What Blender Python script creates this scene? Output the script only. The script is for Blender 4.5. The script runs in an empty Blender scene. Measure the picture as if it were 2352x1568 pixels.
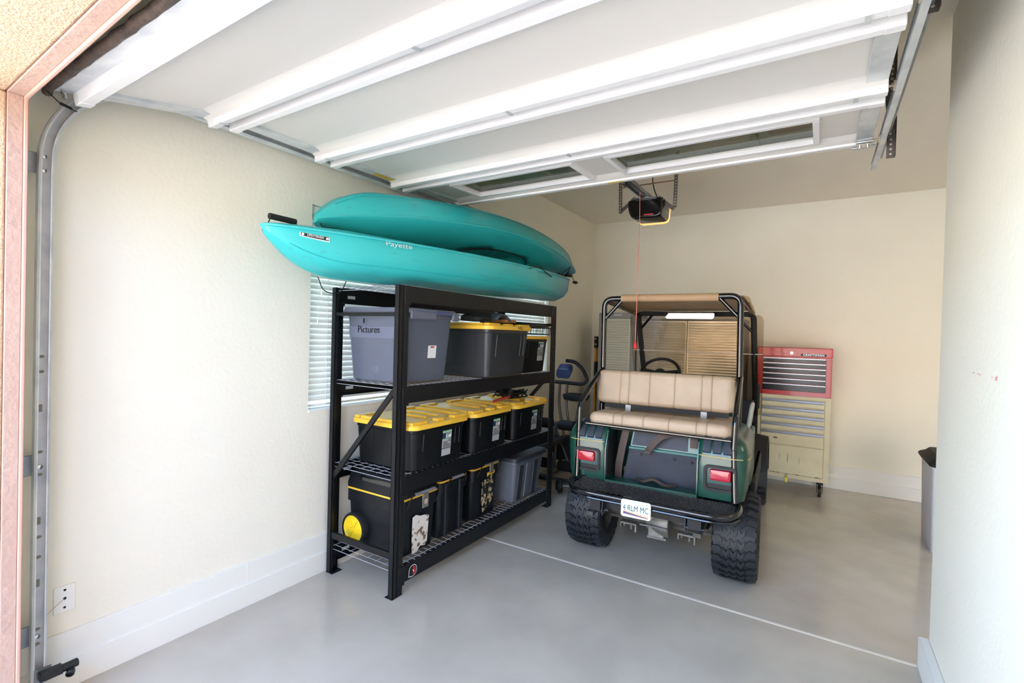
import bpy, bmesh, math, random
from mathutils import Vector, Matrix
random.seed(7)
PI = math.pi
S = bpy.context.scene
COL = S.collection

# ------------------------------------------------------------------ camera
cam = bpy.data.cameras.new('camera'); cam.sensor_width = 36; cam.lens = 17.174
cam.clip_start = 0.02
co = bpy.data.objects.new('camera', cam); COL.objects.link(co)
rx, ry, rz = -0.0124, 0.0273, -0.5629
cz_, sz_, cx_, sx_, cr_, sr_ = math.cos(rz), math.sin(rz), math.cos(rx), math.sin(rx), math.cos(ry), math.sin(ry)
fw = Vector((sz_*cx_, cz_*cx_, sx_)); rt = Vector((cz_, -sz_, 0)); up = rt.cross(fw)
r2 = rt*cr_ + up*sr_; u2 = -rt*sr_ + up*cr_
m = Matrix.Identity(4)
for i in range(3):
    m[i][0] = r2[i]; m[i][1] = u2[i]; m[i][2] = -fw[i]
m.translation = Vector((2.666, -0.4071, 1.5545))
co.matrix_world = m
S.camera = co

# ------------------------------------------------------------------ world, sun, exposure
W = bpy.data.worlds.new('sky'); S.world = W; W.use_nodes = True
nt = W.node_tree; nt.nodes.clear()
sky = nt.nodes.new('ShaderNodeTexSky'); sky.sky_type = 'NISHITA'; sky.sun_disc = False
sky.sun_elevation = math.radians(64); sky.sun_rotation = math.radians(35); sky.air_density = 1.0; sky.dust_density = 0.7; sky.ozone_density = 1.0
bg = nt.nodes.new('ShaderNodeBackground'); bg.inputs[1].default_value = 3.1
wo = nt.nodes.new('ShaderNodeOutputWorld')
nt.links.new(sky.outputs[0], bg.inputs[0]); nt.links.new(bg.outputs[0], wo.inputs[0])
sl = bpy.data.lights.new('sun', 'SUN'); sl.energy = 31.0; sl.angle = math.radians(0.6); sl.color = (1.0, 0.95, 0.88)
so = bpy.data.objects.new('sun', sl); COL.objects.link(so)
so.rotation_euler = Vector((.26, .34, .90)).to_track_quat('Z', 'Y').to_euler()       # from behind the house: the apron is shaded, the street beyond is sunlit
pl = bpy.data.lights.new('door_portal', 'AREA'); pl.shape = 'RECTANGLE'; pl.size = 2.64; pl.size_y = 2.36
pl.cycles.is_portal = True
po = bpy.data.objects.new('door_portal', pl); COL.objects.link(po)
po.location = (1.525, 0.12, 1.19); po.rotation_euler = (math.radians(90), 0, 0)
S.view_settings.view_transform = 'Standard'; S.view_settings.look = 'None'
S.view_settings.gamma = 1; S.view_settings.use_curve_mapping = False
S.view_settings.exposure = -0.16
lp = bpy.data.lights.new('side_bay_fill_light', 'AREA'); lp.shape = 'RECTANGLE'; lp.size = 1.2; lp.size_y = 0.3; lp.energy = 18; lp.color = (1.0, 0.9, 0.76)  # fill lamp added out of view to brighten the back of the garage
lo_ = bpy.data.objects.new('side_bay_fill_light', lp); COL.objects.link(lo_); lo_.location = (4.7, 3.4, 3.08)
S.cycles.max_bounces = 12; S.cycles.diffuse_bounces = 8; S.cycles.transparent_max_bounces = 12
S.cycles.sample_clamp_indirect = 8.0
S.cycles.caustics_reflective = False; S.cycles.caustics_refractive = False

# ------------------------------------------------------------------ materials
def lin(c):
    f = lambda v: v/12.92 if v <= 0.04045 else ((v+0.055)/1.055)**2.4
    if max(c) > 1.0: c = [v/255 for v in c]
    return (f(c[0]), f(c[1]), f(c[2]), 1)
MATS = {}
def mat(name, col, rough=0.5, metal=0.0, bump=0.0, bscale=80.0, var=0.0, vscale=6.0, col2=None, coat=0.0, emit=None, estr=0, spec=0.5, vdetail=4, lo=0.35, hi=0.65, trans=0.0):
    if name in MATS: return MATS[name]
    M = bpy.data.materials.new(name); M.use_nodes = True; N = M.node_tree; b = N.nodes['Principled BSDF']
    b.inputs['Base Color'].default_value = lin(col); b.inputs['Roughness'].default_value = rough
    b.inputs['Metallic'].default_value = metal; b.inputs['Coat Weight'].default_value = coat
    b.inputs['Specular IOR Level'].default_value = spec
    if trans: b.inputs['Transmission Weight'].default_value = trans
    if emit: b.inputs['Emission Color'].default_value = lin(emit); b.inputs['Emission Strength'].default_value = estr
    if bump or col2:
        tc = N.nodes.new('ShaderNodeTexCoord')
    if col2:
        n = N.nodes.new('ShaderNodeTexNoise'); n.inputs['Scale'].default_value = vscale; n.inputs['Detail'].default_value = vdetail
        r = N.nodes.new('ShaderNodeMapRange'); r.inputs[1].default_value = lo; r.inputs[2].default_value = hi
        x = N.nodes.new('ShaderNodeMix'); x.data_type = 'RGBA'
        x.inputs[6].default_value = lin(col); x.inputs[7].default_value = lin(col2)
        N.links.new(tc.outputs['Object'], n.inputs['Vector']); N.links.new(n.outputs[0], r.inputs[0]); N.links.new(r.outputs[0], x.inputs[0])
        N.links.new(x.outputs[2], b.inputs['Base Color'])
    if bump:
        n = N.nodes.new('ShaderNodeTexNoise'); n.inputs['Scale'].default_value = bscale; n.inputs['Detail'].default_value = 3
        bp = N.nodes.new('ShaderNodeBump'); bp.inputs['Strength'].default_value = bump; bp.inputs['Distance'].default_value = 0.01
        N.links.new(tc.outputs['Object'], n.inputs['Vector']); N.links.new(n.outputs[0], bp.inputs['Height']); N.links.new(bp.outputs[0], b.inputs['Normal'])
    MATS[name] = M; return M
def glass(name, tint, gloss=0.12, rough=0.02):
    M = bpy.data.materials.new(name); M.use_nodes = True; N = M.node_tree; N.nodes.clear()
    o = N.nodes.new('ShaderNodeOutputMaterial'); t = N.nodes.new('ShaderNodeBsdfTransparent'); t.inputs[0].default_value = lin(tint)
    g = N.nodes.new('ShaderNodeBsdfGlossy'); g.inputs['Roughness'].default_value = rough
    x = N.nodes.new('ShaderNodeMixShader'); x.inputs[0].default_value = gloss
    N.links.new(t.outputs[0], x.inputs[1]); N.links.new(g.outputs[0], x.inputs[2]); N.links.new(x.outputs[0], o.inputs[0])
    MATS[name] = M; return M

m_wall = mat('painted_wall', (237, 234, 221), 0.75, bump=0.15, bscale=45, col2=(235, 231, 217), vscale=2)
m_ceil = mat('painted_ceiling', (236, 230, 218), 0.8, bump=0.2, bscale=45)
m_base = mat('white_trim_paint', (234, 234, 230), 0.5)
m_floor = mat('epoxy_floor', (192, 185, 173), 0.17, bump=0.035, bscale=30, col2=(182, 175, 163), vscale=3.0, coat=0.2)
m_joint = mat('joint_caulk', (228, 222, 212), 0.5)
m_drive = mat('driveway_concrete', (212, 203, 188), 0.85, col2=(202, 193, 178), vscale=2)
m_stucco = mat('peach_stucco', (216, 188, 158), 0.9, bump=0.7, bscale=110, col2=(208, 178, 148), vscale=30)
m_jamb = mat('pink_wood_trim', (192, 164, 150), 0.55, bump=.4, bscale=40, col2=(184, 154, 140), vscale=4)
m_gal = mat('galvanised_steel', (150, 156, 160), 0.38, 0.75, col2=(128, 134, 140), vscale=12)
m_galw = mat('galvanised_bright', (218, 221, 222), 0.42, 0.3, col2=(192, 197, 202), vscale=9)
m_perf = mat('perforated_angle', (112, 104, 98), 0.45, 0.7)
m_hole = mat('hole_dark', (18, 17, 16), 0.9)
m_door = mat('door_white_enamel', (232, 231, 232), 0.42)
m_doorp = mat('door_panel_grey', (218, 214, 209), 0.45)
m_seal = mat('weather_seal', (96, 80, 68), 0.75, bump=0.6, bscale=60, col2=(70, 58, 50), vscale=20)
m_chrome = mat('chrome', (200, 200, 200), 0.18, 1.0)
m_black = mat('black_plastic', (20, 21, 23), 0.42)
m_rackb = mat('rack_powder_coat', (17, 18, 21), 0.42, spec=0.35)
m_wire = mat('zinc_wire', (186, 188, 198), 0.35, 0.3)
m_yel = mat('yellow_lid', (240, 190, 62), 0.38)
m_totek = mat('tote_black', (11, 12, 14), 0.42, spec=0.35, col2=(15, 16, 18), vscale=4)
m_toteg = mat('tote_charcoal', (42, 44, 48), 0.4, col2=(48, 50, 54), vscale=5)
m_clear = mat('tote_smoke_grey', (94, 100, 116), 0.3, col2=(88, 94, 110), vscale=2)
m_clearlid = mat('tote_lid_grey', (96, 100, 116), 0.4)
m_silver = mat('tote_silver', (104, 110, 120), 0.42)
m_slate = mat('tote_slate_lid', (50, 54, 62), 0.45)
m_white = mat('label_white', (228, 229, 232), 0.5)
m_green = mat('label_green', (70, 150, 92), 0.5)
m_navy = mat('label_navy', (34, 48, 92), 0.5)
m_lgrey = mat('label_grey', (172, 176, 180), 0.5)
m_ink = mat('ink_black', (16, 16, 20), 0.5)
m_red = mat('red_paint', (176, 26, 40), 0.3, coat=0.3)
m_peel = mat('peeling_sticker', (226, 222, 216), 0.6, col2=(120, 92, 70), vscale=26, vdetail=6, lo=0.56, hi=0.6)
m_scr = mat('worn_sticker', (22, 23, 25), 0.5, col2=(206, 182, 140), vscale=34, vdetail=5, lo=0.53, hi=0.56)
m_toolb = mat('toolbox_black', (12, 14, 18), 0.45, spec=0.4, col2=(18, 20, 24), vscale=8)
m_lensc = glass('clear_organiser_lid', (150, 160, 165), 0.18, 0.1)
m_tan = mat('tan_vinyl', (180, 160, 136), 0.45, bump=0.15, bscale=220, col2=(172, 150, 126), vscale=5)
m_seam = mat('vinyl_seam', (150, 124, 98), 0.6)
m_canvas = mat('tan_canopy', (178, 150, 118), 0.7, col2=(168, 140, 108), vscale=4)
m_cage = mat('cage_black_gloss', (10, 10, 14), 0.16, coat=0.6)
m_cgreen = mat('cart_green', (8, 58, 46), 0.3, coat=0.3, col2=(18, 70, 56), vscale=9)
m_cgreenh = mat('cart_green_trim', (36, 98, 92), 0.35, coat=0.3)
m_mat = mat('cart_rubber_mat', (42, 47, 58), 0.6, col2=(56, 62, 74), vscale=5)
m_pinst = mat('pinstripe_gold', (196, 178, 112), 0.5)
m_well = mat('cart_dark_plastic', (20, 20, 22), 0.6)
m_tail = mat('tail_lens', (176, 22, 40), 0.16, coat=0.5)
m_tire = mat('tyre_rubber', (22, 25, 31), 0.55, col2=(30, 33, 39), vscale=14)
m_alu = mat('cast_aluminium', (140, 140, 136), 0.5, 0.5, col2=(112, 108, 100), vscale=18)
m_axle = mat('axle_grime', (58, 58, 58), 0.6, 0.2, col2=(84, 80, 74), vscale=25)
m_belt = mat('belt_webbing', (64, 52, 50), 0.7, col2=(84, 68, 60), vscale=10)
m_rib = mat('ribbed_metal', (212, 208, 196), 0.24, 0.6, col2=(200, 194, 178), vscale=5)
m_ribw = mat('ribbed_metal_pale', (200, 196, 180), 0.32, 0.4)
m_cabf = mat('cabinet_grey_frame', (140, 138, 134), 0.5, 0.2)
m_cream = mat('cream_enamel', (212, 204, 172), 0.45, col2=(204, 194, 160), vscale=5)
m_rust = mat('scratched_rust', (112, 84, 72), 0.8)
m_strip = mat('drawer_strip', (178, 182, 196), 0.3, 0.7)
m_drawb = mat('drawer_black', (26, 27, 32), 0.2, 0.4)
m_bin = mat('bin_grey', (206, 206, 212), 0.5)
m_lev = mat('level_yellow', (206, 142, 30), 0.45)
m_pad = mat('padlock_brass', (200, 190, 60), 0.3, 0.6)
m_blind = mat('blind_vinyl', (234, 235, 228), 0.5)
m_cord = mat('blind_cord', (226, 226, 216), 0.7)
m_bucket = mat('bucket_white', (196, 188, 172), 0.5)
m_frame = mat('bike_grey', (96, 98, 98), 0.4, 0.5)
m_foam = mat('black_foam', (15, 15, 16), 0.7)
m_blue = mat('display_blue', (24, 44, 92), 0.35)
m_open = mat('opener_black', (20, 18, 18), 0.18, coat=0.4)
m_lens = mat('opener_lens', (255, 212, 140), 0.4, emit=(255, 196, 110), estr=1.2)
m_rope = mat('red_rope', (224, 132, 118), 0.7)
m_handle = mat('red_handle', (214, 30, 40), 0.4)
m_brown = mat('cardboard', (164, 118, 74), 0.8)
m_wgls = glass('window_glass', (236, 240, 240), 0.08)
m_dgls = glass('door_window_glass', (196, 202, 196), 0.14)
m_tint = glass('tinted_windshield', (240, 233, 224), 0.07)

def kayak_mat():
    M = bpy.data.materials.new('kayak_teal'); M.use_nodes = True; N = M.node_tree; b = N.nodes['Principled BSDF']
    b.inputs['Roughness'].default_value = 0.33
    tc = N.nodes.new('ShaderNodeTexCoord'); n = N.nodes.new('ShaderNodeTexNoise'); n.inputs['Scale'].default_value = 3; n.inputs['Detail'].default_value = 3
    x = N.nodes.new('ShaderNodeMix'); x.data_type = 'RGBA'; x.inputs[6].default_value = lin((44, 176, 180)); x.inputs[7].default_value = lin((56, 186, 188))
    N.links.new(tc.outputs['Object'], n.inputs[0]); N.links.new(n.outputs[0], x.inputs[0])
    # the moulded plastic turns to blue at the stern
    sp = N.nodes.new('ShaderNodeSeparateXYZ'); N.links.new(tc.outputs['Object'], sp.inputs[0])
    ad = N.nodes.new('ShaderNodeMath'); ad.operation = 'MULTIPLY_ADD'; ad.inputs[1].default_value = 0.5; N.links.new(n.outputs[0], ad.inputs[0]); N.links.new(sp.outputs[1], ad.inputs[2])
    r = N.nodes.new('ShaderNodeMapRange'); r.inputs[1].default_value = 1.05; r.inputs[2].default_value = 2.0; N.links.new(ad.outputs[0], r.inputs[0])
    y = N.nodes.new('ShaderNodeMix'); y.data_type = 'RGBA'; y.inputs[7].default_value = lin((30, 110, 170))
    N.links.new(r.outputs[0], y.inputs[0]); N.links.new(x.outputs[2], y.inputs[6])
    # scuffs along the keel
    n2 = N.nodes.new('ShaderNodeTexNoise'); n2.inputs['Scale'].default_value = 9; n2.inputs['Detail'].default_value = 6
    mp = N.nodes.new('ShaderNodeMapping'); mp.inputs['Scale'].default_value = (4, 0.5, 4); N.links.new(tc.outputs['Object'], mp.inputs[0]); N.links.new(mp.outputs[0], n2.inputs[0])
    r2_ = N.nodes.new('ShaderNodeMapRange'); r2_.inputs[1].default_value = 0.6; r2_.inputs[2].default_value = 0.75; N.links.new(n2.outputs[0], r2_.inputs[0])
    z = N.nodes.new('ShaderNodeMix'); z.data_type = 'RGBA'; z.inputs[7].default_value = lin((62, 160, 158))
    N.links.new(r2_.outputs[0], z.inputs[0]); N.links.new(y.outputs[2], z.inputs[6]); N.links.new(z.outputs[2], b.inputs['Base Color'])
    return M
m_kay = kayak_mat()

# ------------------------------------------------------------------ builder
def fillet(pts, r, n=5):
    pts = [Vector(p) for p in pts]; out = [pts[0]]
    for i in range(1, len(pts)-1):
        a, p, b = pts[i-1], pts[i], pts[i+1]
        da, db = (a-p), (b-p); rr = min(r, da.length*0.49, db.length*0.49)
        A = p+da.normalized()*rr; B = p+db.normalized()*rr
        for k in range(n+1):
            t = k/n; out.append(A*(1-t)**2 + p*2*t*(1-t) + B*t*t)
    out.append(pts[-1]); return out
def rr(hx, hy, r, n=4, cx=0, cy=0):
    r = min(r, hx*0.99, hy*0.99); o = []
    for (sx, sy, a0) in ((1, 1, 0), (-1, 1, 90), (-1, -1, 180), (1, -1, 270)):
        for k in range(n+1):
            a = math.radians(a0+90*k/n); o.append((cx+sx*(hx-r)+r*math.cos(a), cy+sy*(hy-r)+r*math.sin(a)))
    return o
class MB:
    def __init__(s): s.bm = bmesh.new(); s.mi = 0
    def f(s, vs):
        try: F = s.bm.faces.new(vs); F.material_index = s.mi; return F
        except ValueError: return None
    def quad(s, *p): return s.f([s.bm.verts.new(q) for q in p])
    def box(s, x0, x1, y0, y1, z0, z1, M=None):
        c = [Vector((x, y, z)) for x in (x0, x1) for y in (y0, y1) for z in (z0, z1)]
        if M is not None: c = [M @ v for v in c]
        v = [s.bm.verts.new(q) for q in c]
        for q in ((0, 1, 3, 2), (4, 6, 7, 5), (0, 4, 5, 1), (2, 3, 7, 6), (0, 2, 6, 4), (1, 5, 7, 3)): s.f([v[i] for i in q])
        return s
    def bar(s, p0, p1, w, h, upv=(0, 0, 1)):
        p0, p1 = Vector(p0), Vector(p1); d = p1-p0; L = d.length; d.normalize(); u = Vector(upv); x = d.cross(u)
        if x.length < 1e-4: x = d.cross(Vector((1, 0, 0)))
        x.normalize(); u = x.cross(d)
        M = Matrix(((x[0], d[0], u[0], p0[0]), (x[1], d[1], u[1], p0[1]), (x[2], d[2], u[2], p0[2]), (0, 0, 0, 1)))
        return s.box(-w/2, w/2, 0, L, -h/2, h/2, M)
    def loft(s, rings, closed=True, cap=True):
        R = [[s.bm.verts.new(p) for p in r] for r in rings]; n = len(R[0])
        for i in range(len(R)-1):
            for j in range(n if closed else n-1):
                s.f([R[i][j], R[i][(j+1) % n], R[i+1][(j+1) % n], R[i+1][j]])
        if cap and closed: s.f(R[0][::-1]); s.f(R[-1])
        return R
    def cyl(s, p0, p1, r0, r1=None, n=16, cap=True):
        p0, p1 = Vector(p0), Vector(p1); r1 = r0 if r1 is None else r1
        d = (p1-p0).normalized(); a = d.orthogonal().normalized(); b = d.cross(a)
        ring = lambda p, r: [p+(a*math.cos(2*PI*k/n)+b*math.sin(2*PI*k/n))*r for k in range(n)]
        s.loft([ring(p0, r0), ring(p1, r1)], cap=cap); return s
    def tube(s, pts, r, n=10, closed=False, sq=False, up=None):
        pts = [Vector(p) for p in pts]; N = len(pts); rings = []; a = None
        for i, p in enumerate(pts):
            if closed: d = (pts[(i+1) % N]-pts[i-1]).normalized()
            else: d = (pts[min(i+1, N-1)]-pts[max(i-1, 0)]).normalized()
            if a is None: a = d.orthogonal().normalized() if up is None else Vector(up)
            a = (a-d*a.dot(d)).normalized(); b = d.cross(a)
            rings.append([p+(a*math.cos(2*PI*k/n+(PI/4 if sq else 0))+b*math.sin(2*PI*k/n+(PI/4 if sq else 0)))*r for k in range(n)])
        if closed:
            R = [[s.bm.verts.new(p) for p in q] for q in rings]
            for i in range(N):
                for j in range(n): s.f([R[i][j], R[i][(j+1) % n], R[(i+1) % N][(j+1) % n], R[(i+1) % N][j]])
        else: s.loft(rings)
        return s
    def sweep(s, pts, prof, side=(1, 0, 0)):
        # profile (a,b): a along 'side', b along the path normal
        pts = [Vector(p) for p in pts]; N = len(pts); sd = Vector(side); rings = []
        for i, p in enumerate(pts):
            d = (pts[min(i+1, N-1)]-pts[max(i-1, 0)]).normalized(); nn = sd.cross(d).normalized()
            rings.append([p+sd*a+nn*b for a, b in prof])
        s.loft(rings); return s
    def prism(s, poly, ax, a, b):
        def P(u, v, w): return {'x': (w, u, v), 'y': (u, w, v), 'z': (u, v, w)}[ax]
        s.loft([[P(u, v, a) for u, v in poly], [P(u, v, b) for u, v in poly]]); return s
    def lathe(s, prof, o=(0, 0, 0), d=(0, 0, 1), n=32, cap=False):
        o, d = Vector(o), Vector(d).normalized(); a = d.orthogonal().normalized(); b = d.cross(a)
        s.loft([[o+d*h+(a*math.cos(2*PI*k/n)+b*math.sin(2*PI*k/n))*r for k in range(n)] for r, h in prof], cap=cap); return s
    def build(s, name, mats, parent=None, bevel=0, seg=2, ang=34, smooth=True):
        bm = s.bm; bmesh.ops.recalc_face_normals(bm, faces=bm.faces[:])
        for e in bm.edges:
            if len(e.link_faces) == 2 and e.calc_face_angle(0) > math.radians(ang): e.smooth = False
        for F in bm.faces: F.smooth = smooth
        me = bpy.data.meshes.new(name); bm.to_mesh(me); bm.free()
        if not isinstance(mats, (list, tuple)): mats = [mats]
        for q in mats: me.materials.append(q)
        o = bpy.data.objects.new(name, me); COL.objects.link(o)
        if parent is not None: o.parent = parent
        if bevel:
            b = o.modifiers.new('bevel', 'BEVEL'); b.width = bevel; b.segments = seg; b.limit_method = 'ANGLE'; b.angle_limit = math.radians(40)
        return o
def tag(o, label=None, cat=None, group=None, kind=None):
    if label: o['label'] = label
    if cat: o['category'] = cat
    if group: o['group'] = group
    if kind: o['kind'] = kind
    return o
def thing(name, label, cat, loc=(0, 0, 0), rz=0, group=None):
    o = bpy.data.objects.new(name, None); o.empty_display_size = 0.1; COL.objects.link(o)
    o.location = loc; o.rotation_euler = (0, 0, rz); return tag(o, label, cat, group)
def struct(o): o['kind'] = 'structure'; return o
def text(name, s, size, loc, right, upv, material, parent, extrude=0.0004, sx=1.0, align='CENTER'):
    cu = bpy.data.curves.new(name, 'FONT'); cu.body = s; cu.size = size; cu.extrude = extrude; cu.align_x = align; cu.align_y = 'CENTER'
    t = bpy.data.objects.new('tmp', cu); COL.objects.link(t)
    me = bpy.data.meshes.new_from_object(t); bpy.data.objects.remove(t)
    R = Vector(right).normalized(); U = Vector(upv); U = (U-R*U.dot(R)).normalized(); N = R.cross(U); L = Vector(loc)
    for v in me.vertices: c = v.co.copy(); v.co = L+R*(c.x*sx)+U*c.y+N*c.z
    me.name = name; me.materials.clear(); me.materials.append(material)
    o = bpy.data.objects.new(name, me); COL.objects.link(o); o.parent = parent; return o

# ------------------------------------------------------------------ room shell
D = 5.93; H = 3.12; XR = 6.6
WY0, WY1, WZ0, WZ1 = 1.49, 4.62, 1.05, 2.335
def lint(b, x0, x1, y0, y1, z0, z1):
    xs = [x0]+[x for x in (.2, 1.15) if x0 < x < x1]+[x1]; zz = lambda x: z0+.042*min(1, max(0, (x-.2)/.95))
    b.loft([[(x, y0, zz(x)), (x, y1, zz(x)), (x, y1, z1), (x, y0, z1)] for x in xs])
def walls():
    b = MB(); b.box(-0.2, XR+0.2, 0.12, D+0.2, -0.15, 0); struct(b.build('floor', m_floor))
    b = MB(); b.box(-0.2, XR+0.2, -0.14, D+0.2, H, H+0.15); struct(b.build('ceiling', m_ceil))
    b = MB(); t0, t1 = -0.2, -0.02
    b.box(t0, t1, 0.15, WY0, 0, H); b.box(t0, t1, WY1, D, 0, H); b.box(t0, t1, WY0, WY1, 0, WZ0); b.box(t0, t1, WY0, WY1, WZ1, H)
    struct(b.build('wall_left', m_wall))
    b = MB(); b.box(-0.2, XR+0.2, D, D+0.2, 0, H); struct(b.build('wall_back', m_wall))
    b = MB(); b.box(XR, XR+0.2, 0.15, D, 0, H); struct(b.build('wall_far_right', m_wall))
    b = MB(); b.box(3.15, 3.30, 0.15, 2.65, 0, H)
    b.mi = 1
    for (y, z, w, h) in ((2.03, 1.461, .016, .004), (1.975, 1.459, .008, .005), (1.95, 1.457, .007, .006), (1.805, 1.456, .005, .006), (1.765, 1.450, .006, .012), (1.75, 1.452, .010, .014)):
        b.box(3.1488, 3.15, y, y+w, z, z+h)
    struct(b.build('wall_right', [m_wall, mat('crayon_mark', (214, 138, 140), .7)], bevel=0.012))
    # front wall: interior gypsum skin and stucco outside, with the door opening
    b = MB(); b.box(-0.02, 0.17, 0.13, 0.15, 0, 2.42); b.box(-0.02, 3.15, 0.13, 0.15, 2.42, H); b.box(2.85, 3.15, 0.13, 0.15, 0, 2.42)
    b.box(3.30, 4.2, 0.1, 0.15, 0, H); b.box(6.3, XR, .1, .15, 0, H); b.box(4.2, 6.3, 0.1, 0.15, 1.9, H)  # side bay opening, out of view, added to let in more daylight
    struct(b.build('wall_front', m_wall))
    b = MB(); b.box(-3.0, 0.195, -0.14, 0.1, -0.02, 2.375); lint(b, -3.0, 6.8, -0.14, 0.1, 2.375, 3.4); b.box(2.855, 4.2, -0.14, 0.1, -0.02, 2.375); b.box(6.3, 6.8, -0.14, 0.1, -0.02, 2.375)
    struct(b.build('wall_outside', m_stucco, bevel=0.008))
    b = MB(); b.box(-3.0, 6.8, -0.8, -0.14, 3.0, 3.12); struct(b.build('sun_block_eave', m_jamb))  # unseen eave added to keep direct sun out of the openings
    # jambs: wood board then door stop
    b = MB(); b.box(0.17, 0.2, 0.1, 0.142, 0, 2.372); struct(b.build('trim_1', m_jamb, bevel=0.002))
    b = MB(); b.box(0.17, 0.204, 0.1425, 0.156, 0, 2.372); struct(b.build('trim_2', mat('door_stop_vinyl', (206, 166, 150), .5), bevel=0.004))
    b = MB(); lint(b, 0.17, 2.88, 0.1, 0.142, 2.372, 2.47); struct(b.build('trim_3', m_jamb, bevel=0.002))
    b = MB(); lint(b, 0.17, 2.88, 0.142, 0.156, 2.364, 2.47); struct(b.build('trim_4', mat('door_stop_vinyl', (206, 166, 150), .5), bevel=0.004))
    b = MB(); b.box(2.85, 2.88, 0.1, 0.156, 0, 2.372); struct(b.build('trim_5', m_jamb))
    # two-stepped stem wall along the left and the back
    b = MB(); b.box(-0.02, -0.008, 0.15, D-0.02, 0, 0.243); b.box(-0.02, 0.0, 0.15, D-0.02, 0, 0.127)
    b.box(-0.02, -0.0068, 1.118, 1.121, 0.127, 0.243)
    struct(b.build('baseboard_left', m_base, bevel=0.004))
    b = MB(); b.box(0, XR, D-0.018, D, 0, 0.243); b.box(0, XR, D-0.04, D, 0, 0.127); struct(b.build('baseboard_back', m_base, bevel=0.004))
    b = MB(); b.box(3.11, 3.15, 0.15, 2.66, 0, 0.15); b.box(3.15, 3.3, 2.65, 2.66, 0, 0.15); struct(b.build('baseboard_right', m_base, bevel=0.006, seg=3))
    b = MB(); b.box(0.0, 3.108, 2.653, 2.671, 0, 0.0015); struct(b.build('trim_6', m_joint))
    b = MB(); b.box(-40, 40, -60, 0.12, -0.12, -0.02); struct(b.build('driveway', m_drive))
    b = MB(); b.box(3.55, 3.85, -4.2, -0.14, -0.02, 3.0); struct(b.build('light_block_wall', m_stucco))  # unseen fin wall added to cut the light reaching the left wall
    b = MB(); b.box(-14, 18, -19, -18.7, -0.02, 5.5); struct(b.build('bounce_wall', mat('bounce_wall_stucco', (226, 206, 182), .9)))  # unseen facade added to bounce sunlight deep into the garage
walls()
b = MB(); b.box(4.08, 5.32, 3.23, 3.57, 3.085, 3.12); struct(b.build('fill_light_housing', m_base, bevel=.005))      # made-up housing for the added fill lamp, out of view
b = MB(); b.box(-60, -0.21, 0.12, 60, -0.4, -0.3); struct(b.build('side_yard', m_drive))

# window in the left wall
def window():
    b = MB(); x0, x1 = -0.17, -0.12
    b.box(x0, x1, WY0, WY1, WZ0, WZ0+.05); b.box(x0, x1, WY0, WY1, WZ1-.05, WZ1); b.box(x0, x1, WY0, WY0+.05, WZ0, WZ1); b.box(x0, x1, WY1-.05, WY1, WZ0, WZ1)
    b.box(x0, x1, 3.02, 3.09, WZ0, WZ1)
    w = struct(b.build('window_1', m_base, bevel=0.003))
    g = MB(); g.box(-0.148, -0.144, WY0+.04, WY1-.04, WZ0+.04, WZ1-.04); g.build('pane', m_wgls, w)
    g = MB(); g.box(-0.12, -0.012, WY0, WY1, WZ0-.012, WZ0+.006); struct(g.build('trim_7', m_base, bevel=0.003))
    t = thing('window_blind', 'wide white slatted blind in the left wall window behind the black rack', 'blind', (-0.065, WY0, WZ0))
    L = WY1-WY0
    b = MB(); b.box(-.03, .03, .008, L-.008, WZ1-WZ0-.055, WZ1-WZ0-.003); b.build('head_rail', m_blind, t, bevel=.003)
    b = MB(); n = 33; z0 = .075; z1 = WZ1-WZ0-.07
    for k in range(n):
        z = z0+(z1-z0)*k/(n-1); M = Matrix.Translation((0, 0, z)) @ Matrix.Rotation(math.radians(66), 4, 'Y')
        b.box(-.0235, .0235, .01, L-.01, -.0013, .0013, M)
    b.build('slats', m_blind, t)
    b = MB(); b.box(-.024, .024, .01, L-.01, .02, .036); b.build('bottom_rail', m_blind, t, bevel=.004)
    for y in (.14, .62, 1.3, 2.05, 2.75, L-.16):
        b = MB(); b.cyl((.028, y, .02), (.028, y, z1), .0014, n=6); b.cyl((-.028, y, .02), (-.028, y, z1), .0014, n=6); b.build('ladder_cord', m_cord, t)
    for y, z in ((.085, .74), (.06, .55)):
        b = MB(); b.cyl((.04, y, z), (.036, y, z1), .0013, n=6); b.build('pull_cord', m_cord, t)
        b = MB(); b.lathe([(.003, .03), (.0055, .02), (.007, 0), (.0045, -.002)], (.04, y, z-.01), n=10, cap=True); b.build('tassel', m_cord, t)
window()

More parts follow.
